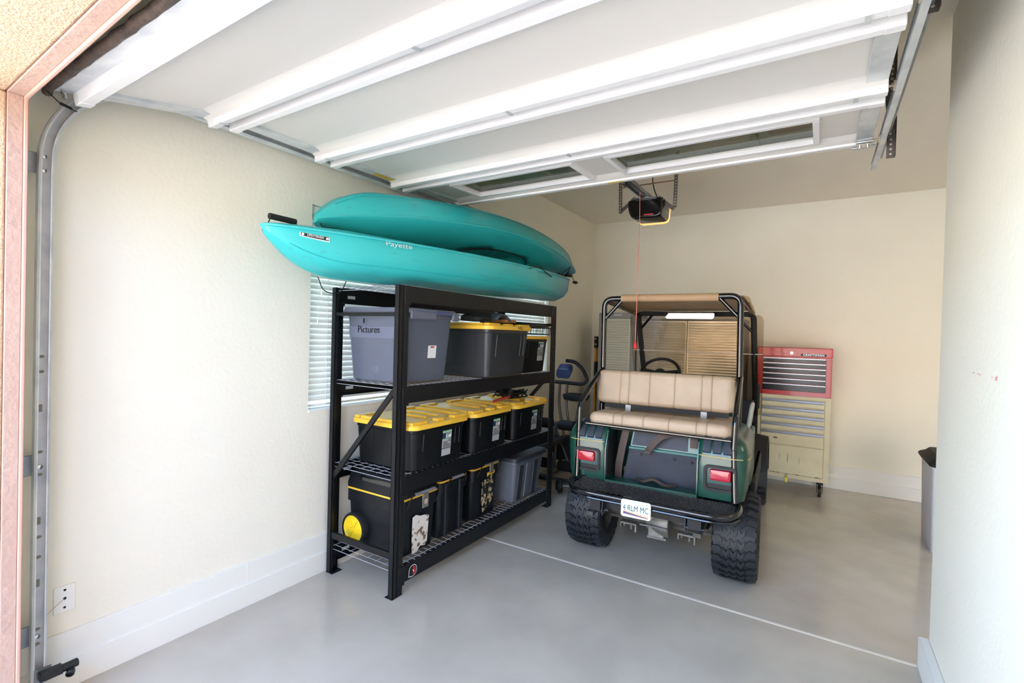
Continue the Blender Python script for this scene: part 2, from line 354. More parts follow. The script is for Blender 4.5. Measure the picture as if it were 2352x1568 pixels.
# ------------------------------------------------------------------ overhead garage door
DX0, DX1 = 0.165, 2.858
def garage_door():
    t = thing('garage_door', 'white sectional overhead garage door raised along its ceiling tracks', 'garage door', (DX0, 0.34, 2.40))
    O = Vector((DX0, 0.34, 2.40)); L = DX1-DX0
    # ends of the sections along the opened door (y, z of the inner face)
    P = [(0.282, 2.452), (0.866, 2.572), (1.455, 2.574), (2.048, 2.584), (2.665, 2.60)]
    TH = .045
    for i in range(4):
        (ya, za), (yb, zb) = P[i], P[i+1]; ln = math.hypot(yb-ya, zb-za)
        d = Vector((0, yb-ya, zb-za))/ln; nrm = Vector((0, d.z, -d.y))      # nrm points down (inner face)
        o = Vector((0, ya, za))-Vector((0, O.y, O.z))
        M = Matrix(((1, 0, 0, 0), (0, d.y, -nrm.y, o.y), (0, d.z, -nrm.z, o.z), (0, 0, 0, 1)))
        def sec(name, mats, fn, par, bev=.0):
            q = MB(); fn(q)
            for v in q.bm.verts: v.co = M @ v.co
            return q.build(name, mats, par, bevel=bev)
        g = .006; a, e = g, ln-g
        def skin(q):
            # outer steel skin
            if i < 3:
                q.box(0, L, a, e, TH-.004, TH)
                q.box(.07, L-.07, a+.03, e-.14, .008, .012)            # flat inner panel
                q.prism([(e-.155, .010), (e-.13, .007), (e-.105, -.003), (e-.082, -.018), (e-.072, -.020), (e-.072, -.012), (e-.10, .008), (e-.128, .014), (e-.155, .014)], 'x', .0, L); q.box(0, L, e-.08, e, .004, .01)
                q.prism([(a+.045, .0), (a+.105, .002), (a+.108, .008), (a+.045, .008)], 'x', .07, L-.07); q.box(0, L, a, a+.05, .004, .01)
            else:
                xs = [(.33, 1.20), (1.455, 2.44)]; y0, y1 = .19, .49
                q.box(0, L, a, y0, .008, TH); q.box(0, L, y1, e, .008, TH)
                px = 0
                for (u, v) in xs: q.box(px, u, y0, y1, .008, TH); px = v
                q.box(px, L, y0, y1, .008, TH)
                q.prism([(e-.1, .008), (e-.075, -.004), (e-.05, -.018), (e-.04, -.018), (e-.04, .008)], 'x', .07, L-.07)
        s_ = sec('door_section', m_doorp, skin, t)
        def rail(y0, y1, h):
            def fn(q): q.box(0, L, y0, y1, -h, .03)
            return fn
        sec('rail', m_door, rail(a if i == 0 else a+.014, a+.048 if i == 0 else a+.052, .044), s_, .004)
        sec('rail', m_door, rail(e-.082 if i < 3 else e-.04, e-.042 if i < 3 else e, .046 if i < 3 else .03), s_, .004)
        for sx in (0, L-.07):
            sec('end_stile', m_galw, lambda q: q.box(sx, sx+.07, a+.045, e-.08 if i < 3 else e-.04, -.006, .03), s_, .002)
        for sx in (0.0, L-.05):
            def capf(q):
                q.box(sx-.002, sx+.052, a+(-.001 if i == 0 else .013), a+(.049 if i == 0 else .053), -.046, -.0)
                if i < 3: q.box(sx-.002, sx+.052, e-.083, e-.041, -.048, 0)
                else: q.box(sx-.002, sx+.052, e-.041, e+.001, -.032, 0)
            sec('end_cap', m_door, capf, s_, .003)
        if i < 3:
            for sx in (.10, L*.49, L-.10):
                def hg(q):
                    q.box(sx-.008, sx+.008, e-.085, e-.036, -.05, -.045); q.cyl((sx-.016, e+.0, -.012), (sx+.016, e+.0, -.012), .008, n=8)
                    q.box(sx-.008, sx+.008, e-.040, e+.020, -.010, -.004); q.box(sx-.008, sx+.008, e-.041, e-.037, -.05, -.004)
                sec('hinge', m_galw, hg, s_, .001)
        if i == 3:
            for (u, v) in ((.33, 1.20), (1.455, 2.44)):
                fo, y0, y1 = .028, .19, .49
                def fr(q):
                    q.box(u-fo, v+fo, y0-fo, y0, -.016, .012); q.box(u-fo, v+fo, y1, y1+fo, -.016, .012)
                    q.box(u-fo, u, y0, y1, -.016, .012); q.box(v, v+fo, y0, y1, -.016, .012)
                w = sec('window_frame', m_door, fr, s_, .003)
                def mu(q):
                    for k in range(1, 4): q.box(u+(v-u)*k/4-.004, u+(v-u)*k/4+.004, y0, y1, .026, .03)
                sec('muntin', m_door, mu, s_)
                sec('pane', m_dgls, lambda q: q.box(u, v, y0, y1, .018, .022), s_)
            sec('warning_sticker', mat('sticker_yellow', (232, 206, 110), .5), lambda q: q.box(1.29, 1.39, e-.04, e-.012, -.0312, -.030), s_)
            for sx in (.035, L-.035):
                def tb(q):
                    q.box(sx-.03, sx+.03, e-.06, e+.0, -.036, -.03); q.box(sx-.03, sx+.03, e-.1, e-.07, -.03, -.026)
                    q.cyl((sx-.036, e-.085, -.034), (sx+.036, e-.085, -.034), .007, n=8)
                    for k in (-1, 1): q.cyl((sx+k*.016, e-.02, -.045), (sx+k*.016, e-.02, -.03), .006, n=6)
                    q.cyl((sx-.05, e+.004, -.034), (sx+.05, e+.004, -.034), .006, n=8)
                sec('top_bracket', m_chrome, tb, s_, .001)
        if i == 2:
            sec('warning_sticker', mat('sticker_mustard', (204, 178, 52), .5), lambda q: q.box(.012, .06, e-.26, e-.1, -.0072, -.006), s_)
        if i == 0:
            sec('seal_retainer', m_galw, lambda q: q.box(.0, L, -.05, a, -.002, .03), s_, .002)
            def sl_(q):
                pts = [(0.0+L*k/60, -.064+.0022*math.sin(k*1.7), .010+.0018*math.sin(k*2.3)) for k in range(61)]
                q.tube([(-.035, -.062, -.004), (-.02, -.063, .004)]+pts+[(L+.02, -.062, .01)], .0165, n=12)
            sec('bottom_seal', m_seal, sl_, s_)
            def hd(q): q.cyl((.02, -.03, -.004), (.02, -.03, -.03), .008, n=8); q.tube(fillet([(.0, -.02, -.01), (.03, -.03, -.03), (.05, -.045, -.006)], .01), .0025, n=6)
            sec('bottom_bracket', m_chrome, hd, s_)
    # rollers riding in the tracks
    for (y, z) in ((.84, 2.585), (1.455, 2.592), (2.048, 2.592), (2.65, 2.592)):
        for sgn, x in ((-1, 0), (1, L)):
            q = MB(); r_ = .036 if sgn > 0 else .085; q.cyl((x-sgn*.01, y-O.y, z-O.z), (x+sgn*r_, y-O.y, z-O.z), .005, n=8); q.cyl((x+sgn*(r_-.012), y-O.y, z-O.z), (x+sgn*r_, y-O.y, z-O.z), .02, n=16)
            q.build('roller', mat('roller_nylon', (206, 190, 170), .5), t)
    text('lettering', 'W-125', .03, (L-.036, .47, .176-.014), (1, 0, 0), (0, 1, .02), m_lgrey, t)
    return t
garage_door()

def track(x, sgn, label):
    t = thing('door_track', label, 'door track', (x, 0.235, 0))
    pts = [(0, 0, .02), (0, 0, 2.15)]
    c, R = Vector((0, .40, 2.19)), .40
    for k in range(1, 15):
        a = PI-(PI/2)*k/14; pts.append((0, c.y+R*math.cos(a), c.z+R*math.sin(a)))
    pts += [(0, 1.4, 2.592), (0, 2.9, 2.60)]
    w, dp, th = .023, (.036 if sgn > 0 else .026), .0025
    prof = [(-sgn*0, -w), (sgn*dp*.9, -w), (sgn*dp, -w+.006), (sgn*dp, -w+.010), (sgn*dp*.85, -w+th+.003), (sgn*th, -w+th), (sgn*th, w-th), (sgn*dp*.85, w-th-.003), (sgn*dp, w-.010), (sgn*dp, w-.006), (sgn*dp*.9, w), (0, w)]
    q = MB(); q.sweep(pts, prof); q.build('channel', m_galw, t, ang=25)
    q = MB(); q.sweep([(0, .5, 2.622), (0, 2.86, 2.632)], [(-sgn*.002, -.004), (-sgn*.022, -.004), (-sgn*.022, 0), (-sgn*.006, 0), (-sgn*.006, .036), (-sgn*.002, .036)])
    q.build('angle_brace', m_gal, t)
    # slots and bolts of the upright
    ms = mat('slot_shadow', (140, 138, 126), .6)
    for z in (.27, .33, .62, .70, .95, 1.04, 1.36, 1.42):
        q = MB(); q.prism([(dy*.011+0.0, z+dz*.006) for dy, dz in ((-1, 0), (-.5, 1), (.5, 1), (1, 0), (.5, -1), (-.5, -1))], 'x', sgn*th, sgn*(th+.001)); q.build('slot', ms, t)
    for z in (.5, .75, 1.2):
        q = MB(); q.box(min(sgn*th, sgn*(th+.001)), max(sgn*th, sgn*(th+.001)), -.006, .006, z, z+.03); q.build('slot', ms, t)
    for z in (.30, .98, 2.155, 2.21):
        q = MB(); q.lathe([(.010, 0), (.009, .005), (.0, .007)], (sgn*th, 0, z), (sgn, 0, 0), n=10); q.build('bolt', m_chrome, t)
    for z in (.27, .95, 2.14):
        q = MB(); q.box(-.045, -.0 if sgn > 0 else .045, -.085, -.02, z, z+.085) if False else q.box(-.012, -.001, -.08, .02, z, z+.08) if sgn > 0 else q.box(.001, .012, -.08, .02, z, z+.08)
        q.build('jamb_bracket', m_gal, t, bevel=.002)
    return t
t = track(0.052, 1, 'galvanised door track curving up the left wall beside the pink jamb')
# strap hangers on the tracks
t2 = track(2.912, -1, 'galvanised door track on the right hung from the ceiling by perforated angles')
def perf(par, p0, p1, w=.03, name='hanger', side=(1, 0, 0)):
    p0, p1 = Vector(p0), Vector(p1); d = p1-p0; L = d.length; d.normalize(); s_ = Vector(side); s_ = (s_-d*s_.dot(d)).normalized(); n = d.cross(s_).normalized()
    q = MB(); 
    q.bar(p0, p1, w, .0025, n); q.bar(p0+s_*w/2-n*w/2, p1+s_*w/2-n*w/2, .0025, w, n)
    o = q.build(name, m_perf, par)
    h = MB(); k = .02
    while k < L-.01:
        c = p0+d*k
        for sg in (1, -1): h.lathe([(.0055, 0), (.0, .0002)], c+n*sg*.0014, n*sg, n=8)
        h.lathe([(.0055, 0), (.0, .0002)], c+s_*(w/2+.0014)-n*w/2, s_, n=8)
        k += .025
    h.build('hole', mat('hole_bright', (206, 198, 184), .6), o); return o
for y in (1.35, 2.45):
    perf(t2, (.02, y, 2.60), (.02, y, 3.115)); perf(t, (-.03, y, 2.64), (-.03, y, 3.115))
perf(t2, (.02, 2.45, 2.70), (.02, 2.80, 3.10)); perf(t2, (.03, 2.52, 2.52), (.03, 2.52, 2.72), w=.035)
perf(t, (-.02, -.06, 2.585), (-.02, .12, 2.565), .028)
# lift cable
q = MB(); q.tube([(.155, .17, 2.47), (.165, .25, 2.40), (.172, .30, 2.385)], .0022, n=6); q.cyl((.165, .25, 2.40), (.172, .285, 2.39), .006, n=8)
tag(q.build('lift_cable', m_hole), 'dark lift cable with crimp running to the raised door bottom by the header', 'cable')

# photo-eye
t = thing('safety_sensor', 'small black safety sensor low on the left door track', 'sensor', (0.107, 0.25, 0.155))
q = MB(); q.cyl((0, -.005, .0), (0, .10, .002), .016, n=14); q.box(-.016, .016, -.02, .05, -.014, .020); q.build('housing', m_black, t, bevel=.003)
q = MB(); q.lathe([(.013, 0), (.015, .01), (.015, .022), (.010, .024), (.009, .015), (0, .015)], (.012, .075, -.014), (1, -.5, -.2), n=16); q.build('lens_tube', m_black, t)
q = MB(); q.box(-.0165, -.014, -.03, .02, -.03, .03); q.build('mounting_bracket', m_gal, t)

# cover plate and loose wire
t = thing('wall_plate', 'white square cover plate with three black holes low on the left wall', 'wall plate', (-0.02, 0.338, 0.385))
q = MB(); q.box(0, .006, -.036, .036, -.057, .057); q.build('plate', m_base, t, bevel=.002)
for z, r in ((.038, .005), (.002, .006), (-.036, .005)):
    q = MB(); q.lathe([(r, 0), (0, .0004)], (.0062, 0, z), (1, 0, 0), n=12); q.build('screw_hole', m_hole, t)
q = MB(); q.tube(fillet([(-.012, .336, .387), (-.0135, .30, .36), (-.016, .26, .32), (-.017, .22, .28)], .02), .0012, n=5)
tag(q.build('loose_wire', m_jamb), 'thin loose wire on the left wall running from the cover plate hole', 'wire')

# ------------------------------------------------------------------ opener
def opener():
    t = thing('garage_door_opener', 'black garage door opener hanging from perforated angles with a lit amber lens', 'door opener', (1.37, 3.7, 2.56))
    q = MB()
    ring = lambda y, s_, dz: [(x*s_*.95, y, (.185-(.185-z)*.88)*s_+dz) for x, z in [(-.158, .185), (-.16, .12), (-.15, .06), (-.125, .02), (-.09, 0), (.12, 0), (.145, .012), (.155, .04), (.16, .12), (.155, .185), (.1, .19), (-.1, .19)]]
    q.loft([ring(.0, .9, .015), ring(.012, .98, .004), ring(.03, 1, 0), ring(.22, 1, 0)]); q.build('housing', m_open, t, bevel=.004)
    q = MB(); q.loft([ring(.2205, 1.0, -.004), ring(.25, 1.0, -.006), ring(.27, .9, .0)]); q.build('lens', m_lens, t)
    q = MB(); q.box(-.005, .075, -.002, .004, .045, .055); q.build('badge', mat('badge_red', (190, 60, 66), .4), t)
    q = MB(); q.box(-.09, .09, -.03, .16, .185, .19); q.build('top_plate', m_chrome, t)
    q = MB(); q.tube(fillet([(.09, .1, .18), (.04, .09, .3), (.02, .1, .55)], .08), .005, n=6); q.build('power_cord', m_black, t)
    for sx in (-1, 1):
        o = perf(t, (sx*.10, .06, .215), (sx*.235, .06, .10), .03, 'bracket_arm', (0, 1, 0))
        perf(t, (sx*.235, .06, .10), (sx*.245, .06, .555), .03, 'hanger', (1, 0, 0))
    q = MB(); q.bar((-.24, .075, .33), (.245, .075, .33), .02, .004); q.build('cross_strap', mat('strap_rust', (140, 104, 88), .6, .3), t)
    return t
opener()
t = thing('opener_rail', 'long dark trolley rail running from the opener towards the door header', 'rail', (1.37, 0.17, 2.783))
q = MB(); q.box(-.035, .035, 0.02, 3.64, .0, .004); q.box(-.035, -.031, 0.02, 3.64, -.03, .0); q.box(.031, .035, .02, 3.64, -.03, .0); q.box(-.012, .012, .02, 3.49, -.02, -.005); q.build('rail_channel', m_gal, t)
q = MB(); q.box(-.03, .03, 2.95, 3.1, -.05, -.02); q.build('trolley', m_black, t, bevel=.004)
q = MB(); q.bar((0, 3.0, -.05), (0, 2.52, -.115), .02, .02); q.build('door_arm', m_gal, t)
t = thing('release_cord', 'red emergency release rope with a red handle hanging from the opener rail', 'rope', (1.40, 3.17, 2.70))
q = MB(); rp = [(1.39, 3.5, 2.76), (1.43, 3.40, 2.45), (1.497, 3.18, 1.99), (1.50, 3.172, 1.87), (1.497, 3.17, 1.54)]
q.tube([(x-1.40, y-3.17, z-2.70) for x, y, z in fillet(rp, .12, 6)], .0028, n=6); q.build('rope', m_rope, t)
q = MB(); e_ = Vector(rp[-1])-Vector((1.40, 3.17, 2.70)); q.lathe([(.003, .02), (.006, .012), (.011, -.012), (.013, -.03), (.009, -.04), (.003, -.042)], e_+Vector((0, 0, -.02)), n=14, cap=True); q.build('handle', m_handle, t)

# ------------------------------------------------------------------ storage rack
SX, SY, SL, SW, SH = 0.018, 1.622, 1.975, 0.595, 1.83
def rack():
    t = thing('storage_rack', 'tall black steel storage rack with wire shelves under the kayaks', 'rack', (SX, SY, 0))
    slotp = []
    def post(x0, sx, y0, sy):
        # C channel: face towards the end frame, flank towards the beams, returned lips
        w, d = .036, .078
        q = MB()
        def bx(a, b_, c, d_): q.box(min(x0+sx*a, x0+sx*b_), max(x0+sx*a, x0+sx*b_), min(y0+sy*c, y0+sy*d_), max(y0+sy*c, y0+sy*d_), 0, SH)
        bx(0, w, 0, .003); bx(0, .003, 0, d); bx(w-.003, w, 0, .02); bx(.003, .012, d-.003, d)
        bx(.0, .006, .03, .034)
        p = q.build('post', m_rackb, t)
        q = MB(); k = 0; z = .11
        while z < SH-.04:
            for (yy, dy) in ((.022, .006), (.052, -.006)):
                pts = [(y0+sy*(yy-.005), z+.022), (y0+sy*(yy+.006), z+.022), (y0+sy*(yy+.003+dy*.3), z-.018), (y0+sy*(yy-.002+dy*.3), z-.018)]
                q.prism(pts, 'x', x0-sx*.0006, x0+sx*.0036)
            z += .0508
        q.build('keyhole_slots', mat('slot_dark', (12, 12, 13), .8), p)
        q = MB(); bx2 = (min(x0, x0+sx*.07), max(x0, x0+sx*.07), min(y0-sy*.002, y0+sy*.075), max(y0-sy*.002, y0+sy*.075))
        q.box(min(x0-sx*.0, x0-sx*-.06)-.0, max(x0, x0+sx*.06), bx2[2], bx2[3], 0.0, .004)
        q.cyl((x0+sx*.045, y0+sy*.05, .004), (x0+sx*.045, y0+sy*.05, .006), .005, n=8); q.build('foot_plate', m_rackb, p)
        return p
    for x0, sx in ((0, 1), (SW, -1)):
        for y0, sy in ((0, 1), (SL, -1)): post(x0, sx, y0, sy)
    lv = (.165, .70, 1.235, 1.83)
    for z in lv:
        for x0, sx in ((0, 1), (SW, -1)):
            q = MB(); a = x0+sx*.004; h = .10
            q.box(min(a, a+sx*.004), max(a, a+sx*.004), .034, SL-.034, z-h, z)
            q.box(min(a, a+sx*.035), max(a, a+sx*.035), .06, SL-.06, z-.004, z)
            q.box(min(a, a+sx*.03), max(a, a+sx*.03), .06, SL-.06, z-h, z-h+.004)
            q.box(min(x0-sx*.002, x0+sx*.006), max(x0-sx*.002, x0+sx*.006), .045, .095, z-h-.012, z+.0)
            q.box(min(x0-sx*.002, x0+sx*.006), max(x0-sx*.002, x0+sx*.006), SL-.095, SL-.045, z-h-.012, z)
            bm_ = q.build('beam', m_rackb, t, bevel=.0015)
            if x0 == 0:
                for yy in (.11, SL-.16):
                    q = MB(); q.box(.012, .0135, yy, yy+.06, z-.065, z-.045); q.build('capacity_plate', m_lgrey, bm_)
        # wire deck
        q = MB(); zz = z+.001
        ys = [.045+k*(SL-.09)/38 for k in range(39)]
        for y in ys: q.tube([(.006, y, zz-.03), (.006, y, zz), (SW-.01, y, zz), (SW-.01, y, zz-.02)], .0016, n=5)
        for k in range(8):
            x = .03+k*(SW-.06)/7; q.cyl((x, .03, zz+.003), (x, SL-.03, zz+.003), .002, n=5)
        q.cyl((.01, .028, zz-.02), (SW-.01, .028, zz-.02), .002, n=5)
        q.build('wire_deck', m_wire, t)
    for ye, s_ in ((.004, 1), (SL-.004, -1)):
        for z, h in ((1.66, .022), (.245, .04)):
            q = MB(); q.box(.02, SW-.02, min(ye, ye+s_*.02), max(ye, ye+s_*.02), z-h/2, z+h/2); q.build('end_rail', m_rackb, t, bevel=.002)
        q = MB(); q.bar((.012, ye+s_*.012, .60), (SW-.02, ye+s_*.012, 1.235), .018, .032, (0, 0, 1)); q.build('brace', m_rackb, t, bevel=.002)
    # round badge on the lowest beam
    q = MB(); y0, z0, x = .165, .112, SW+.0012
    q.mi = 0; q.lathe([(.036, 0), (0, .0004)], (x, y0, z0), (1, 0, 0), n=28); q.prism([(y0-.034, z0+.005), (y0-.036, z0-.03), (y0-.01, z0-.036)], 'x', x-.001, x+.0002)
    q.mi = 1; q.lathe([(.032, 0), (0, .0003)], (x+.0005, y0, z0), (1, 0, 0), n=28); q.prism([(y0-.031, z0+.004), (y0-.033, z0-.026), (y0-.01, z0-.031)], 'x', x, x+.0007)
    q.mi = 2; q.prism([(y0+.0+.026*math.sin(a), z0+.026*math.cos(a)) for a in [k*PI/12 for k in range(13)]], 'x', x+.0008, x+.0012)
    q.mi = 0; q.prism([(y0+.002, z0-.006), (y0+.012, z0-.01), (y0+.006, z0+.004), (y0-.004, z0+.006)], 'x', x+.001, x+.0016)
    q.build('round_badge', [m_white, m_ink, mat('badge_crimson', (190, 34, 50), .5)], t)
    return t
rack()

# ------------------------------------------------------------------ totes
def loftrr(q, secs, cx=0, cy=0, n=4):
    q.loft([[(x, y, z) for x, y in rr(hx, hy, r, n, cx, cy)] for (z, hx, hy, r) in secs])
def tote(name, label, loc, hx, hy, h, bm_, lm, taper=.88, lidh=.028, ridges=True, group=None, ribs=3, rz=0, lidover=.022, rad=.05):
    t = thing(name, label, 'storage tote', loc, rz, group)
    q = MB(); loftrr(q, [(0, hx*taper-.012, hy*taper-.012, rad*.8), (.012, hx*taper, hy*taper, rad*.8), (h-.05, hx*.985, hy*.985, rad), (h-.045, hx, hy, rad), (h-.012, hx, hy, rad)])
    b = q.build('body', bm_, t)
    if ribs:
        for yy in (-.62*hy, .55*hy, .72*hy)[:ribs]:
            q = MB(); zt, zb = h-.06, h*.42
            xa = lambda z: (hx*taper+(hx*.985-hx*taper)*z/(h-.05))
            q.loft([[(xa(zb)-.002, yy-.003, zb), (xa(zb)+.003, yy, zb), (xa(zb)-.002, yy+.003, zb)], [(xa(zt)-.002, yy-.003, zt), (xa(zt)+.003, yy, zt), (xa(zt)-.002, yy+.003, zt)]]); q.build('rib', bm_, b)
        for xx in (-.3*hx, .45*hx):
            q = MB(); ya = lambda z: -(hy*taper+(hy*.985-hy*taper)*z/(h-.05))
            zt, zb = h-.06, h*.3
            q.loft([[(xx-.003, ya(zb)+.002, zb), (xx, ya(zb)-.003, zb), (xx+.003, ya(zb)+.002, zb)], [(xx-.003, ya(zt)+.002, zt), (xx, ya(zt)-.003, zt), (xx+.003, ya(zt)+.002, zt)]]); q.build('rib', bm_, b)
    q = MB(); lx, ly = hx+lidover, hy+lidover
    loftrr(q, [(h-.022, lx, ly, rad+.015), (h+lidh-.028, lx, ly, rad+.015), (h+lidh-.022, lx-.006, ly-.006, rad+.012)])
    zt = h+lidh-.022
    l = q.build('lid', lm, t)
    if ridges:
        q = MB()
        for (x0, x1, y0, y1) in ((-.9, -.74, -.93, -.3), (-.9, -.74, .3, .93), (.74, .9, -.93, -.45), (.74, .9, -.12, .12), (.74, .9, .45, .93), (-.7, .7, -.93, -.84), (-.7, .7, .84, .93), (-.5, .5, -.08, -.0), (-.5, .5, .3, .36)):
            q.box(x0*lx, x1*lx, y0*ly, y1*ly, zt-.004, zt+.016)
        loftrr(q, [(zt-.003, lx*.68, ly*.68, .05), (zt+.004, lx*.66, ly*.66, .05)])
        q.build('lid_ridge', lm, l, bevel=.003)
    return t, b, l
def xface(hx, taper, h, z): return hx*taper+(hx*.985-hx*taper)*z/(h-.05)
def green_label(b, hx, taper, h, y0, z0, z1, w=.105):
    X = lambda z: xface(hx, taper, h, z)+.0015
    def strip(q, a, b_, ya, yb): q.quad((X(a), ya, a), (X(a), yb, a), (X(b_), yb, b_), (X(b_), ya, b_))
    q = MB(); H_ = z1-z0; Z = lambda f: z0+H_*f
    q.mi = 0; strip(q, Z(.0), Z(.27), y0, y0+w); strip(q, Z(.30), Z(.66), y0, y0+w)
    q.mi = 1; strip(q, Z(.88), Z(1), y0, y0+w); strip(q, Z(.66), Z(.685), y0, y0+w)
    q.mi = 2; strip(q, Z(.69), Z(.86), y0, y0+w*.36)
    q.mi = 3; strip(q, Z(.69), Z(.87), y0+w*.38, y0+w)
    l = q.build('label', [m_lgrey, m_green, m_navy, m_white], b)
    q = MB(); 
    X2 = lambda z: X(z)+.0008
    for k in range(7):
        z = Z(.33+.036*k); q.quad((X2(z), y0+.01, z), (X2(z), y0+w*(.6 if k > 3 else .9), z), (X2(z+.003), y0+w*(.6 if k > 3 else .9), z+.003), (X2(z+.003), y0+.01, z+.003))
    for k in range(5):
        z = Z(.52); q.quad((X2(z), y0+w*.7+k*.005, z), (X2(z), y0+w*.7+k*.005+.002, z), (X2(z+.02), y0+w*.7+k*.005+.002, z+.02), (X2(z+.02), y0+w*.7+k*.005, z+.02))
    q.lathe([(.009, 0), (.006, .0003)], (X2(Z(.77)), y0+w*.58, Z(.77)), (1, 0, 0), n=14)
    q.build('small_print', m_ink, l)
    text('lettering', 'Greenmade', .019, (X2(Z(.94)), y0+w*.5, Z(.94)), (0, 1, 0), (0, 0, 1), m_white, l)
    text('lettering', 'STORAGE', .011, (X2(Z(.84)), y0+w*.68, Z(.835)), (0, 1, 0), (0, 0, 1), m_ink, l)
    q = MB()
    for k in range(4): 
        z = Z(.05+.05*k); q.quad((X2(z), y0+.006, z), (X2(z), y0+w-.006, z), (X2(z+.0012), y0+w-.006, z+.0012), (X2(z+.0012), y0+.006, z+.0012))
    q.build('writing_line', m_lgrey, l); return l
# middle shelf: three black totes with yellow lids
for (yc, hy, lab, txt) in ((2.005, .262, 'black tote with yellow lid nearest the door on the middle rack shelf', None), (2.585, .238, 'black tote with yellow lid in the middle of the middle rack shelf', None), (3.16, .262, 'black tote with yellow lid farthest along the middle rack shelf, under a tangled black bundle', 'FALL')):
    t, b, l = tote('storage_tote', lab, (.368, yc, .706), .262, hy, .285, m_totek, m_yel, taper=.93, group='yellow lidded totes on the middle shelf')
    lb = green_label(b, .262, .93, .285, hy*.06, .055, .222, .09)
    if txt: text('lettering', txt, .024, (.2465+.003, .062, .078), (0, 1, 0), (0, 0, 1), m_ink, lb)
# upper shelf
t, b, l = tote('storage_tote', 'smoky grey storage tote marked Pictures on the upper rack shelf', (.322, 1.925, 1.241), .262, .235, .455, m_clear, m_clearlid, taper=.87, ridges=False, ribs=0, rad=.045, lidh=.03)
yn = -(.235*.87+(.235*.985-.235*.87)*.34/.405)-.003
text('lettering', 'Pictures', .062, (-.045, yn, .325), (1, 0, 0), (0, 0, 1), m_ink, b)
q = MB(); yt = lambda z: -(.235*.87+(.235*.985-.235*.87)*z/.405)-.0012
q.quad((-.225, yt(.275), .275), (.21, yt(.275), .275), (.215, yt(.345), .345), (-.23, yt(.345), .345)); q.build('tape_band', mat('tape_clear', (102, 107, 126), .2), b)
q = MB(); q.lathe([(.03, 0), (.027, .002), (.0, .0025)], (0.0, yt(.08)+.001, .08), (0, -1, 0), n=24)
q.build('moulded_oval', m_clearlid, b)
xf = xface(.262, .87, .455, .2)+.002
q = MB(); q.mi = 0; z0, z1 = .155, .235; X = lambda z: xface(.262, .87, .455, z)+.0018
q.quad((X(z0), .0, z0), (X(z0), .078, z0), (X(z1), .078, z1), (X(z1), .0, z1))
q.mi = 1; q.quad((X(.22)+.0006, .022, .220), (X(.22)+.0006, .056, .220), (X(.23)+.0006, .056, .230), (X(.23)+.0006, .022, .230)); q.build('label', [m_white, m_red], b)
for (y0, y1) in ((-.20, .03), (.19, .255)):
    q = MB(); q.box(.268, .29, y0, y1, .395, .45); q.build('latch', m_clearlid, l, bevel=.01)
q = MB(); q.box(.27, .287, .03, .19, .43, .455); q.build('latch_bar', mat('latch_navy', (72, 80, 118), .4), l, bevel=.004)
q = MB(); q.box(-.06, -.052, -.262, -.256, .365, .395); q.build('catch', m_ink, l)

t, b, l = tote('storage_tote', 'charcoal tote marked FALL with a yellow lid on the upper rack shelf, sticking out', (.43, 2.70, 1.241), .265, .285, .375, m_toteg, m_yel, taper=.88, ridges=True, lidh=.03, rad=.045)
text('lettering', 'FALL', .034, (.265+.0235, .10, .37), (0, 1, 0), (0, 0, 1), m_ink, l)
q = MB()
for x in (-.13, .02, .12): q.box(x, x+.006, -.262, -.256, .08, .33)
q.box(-.13, .02, -.2635, -.258, .08, .086); q.build('panel_mould', m_toteg, b)
t, b, l = tote('storage_tote', 'black tote with yellow lid at the far end of the upper rack shelf', (.345, 3.272, 1.241), .255, .215, .31, m_totek, m_yel, taper=.9, ridges=False, lidh=.026)
green_label(b, .255, .9, .31, .03, .10, .27, .10)

# things on the upper totes
def blob(name, label, cat, loc, pts, mt, rz=0, sm=True):
    pass
q = MB(); rings = []
for k, (z, s_) in enumerate(((0, 1), (.03, 1.05), (.05, .8), (.06, .3))):
    rings.append([(s_*(.10*math.cos(a)+.015*math.sin(3*a+k)), s_*(.10*math.sin(a)+.012*math.cos(4*a)), z+.004*math.sin(2*a)) for a in [i*PI/10 for i in range(20)]])
q.loft(rings); o = q.build('cloth_cap', m_foam); o.location = (.50, 2.52, 1.655); tag(o, 'black cloth cap crumpled on the yellow lid of the FALL tote', 'cap')
q = MB(); rings = []
for k in range(9):
    a0 = k/8; c = Vector((.0, -.10+.2*a0, .042*math.sin(PI*a0)+.014)); rings.append([c+Vector((.05*math.cos(a), 0, .012*math.sin(a))) for a in [i*PI/6 for i in range(12)]])
q.loft(rings); o = q.build('hair_dryer_hood', mat('slate_plastic', (92, 100, 118), .4)); o.location = (.56, 2.735, 1.655); o.name = 'plastic_handle'; tag(o, 'curved slate grey plastic handle lying behind the black cap on the FALL tote', 'handle')
q = MB(); q.box(-.09, .09, -.08, .08, 0, .022)
for k in range(8): q.box(-.09, .092, -.078+k*.02, -.066+k*.02, .002, .023)
o = q.build('cardboard_pad', m_brown); o.location = (.50, 2.86, 1.653); tag(o, 'flat brown cardboard pad on the FALL tote lid', 'cardboard')
t = thing('wire_basket', 'black wire basket resting on the far yellow lid of the upper shelf', 'basket', (.36, 3.268, 1.561))
q = MB()
def rect(q, x0, x1, y0, y1, z, r=.003): q.tube(fillet([(x0, y0, z), (x1, y0, z), (x1, y1, z), (x0, y1, z), (x0, y0, z)], .02), r, n=6)
rect(q, -.24, .25, -.235, .235, .066, .005); rect(q, -.23, .24, -.23, .23, .012)
for k in range(13):
    y = -.23+k*.46/12; q.tube([(-.24, y, .066), (-.235, y, .008), (.245, y, .008), (.25, y, .066)], .0025, n=5)
for k in range(8):
    x = -.23+k*.47/7; q.tube([(x, -.235, .066), (x, -.23, .008), (x, .23, .008), (x, .235, .066)], .0025, n=5)
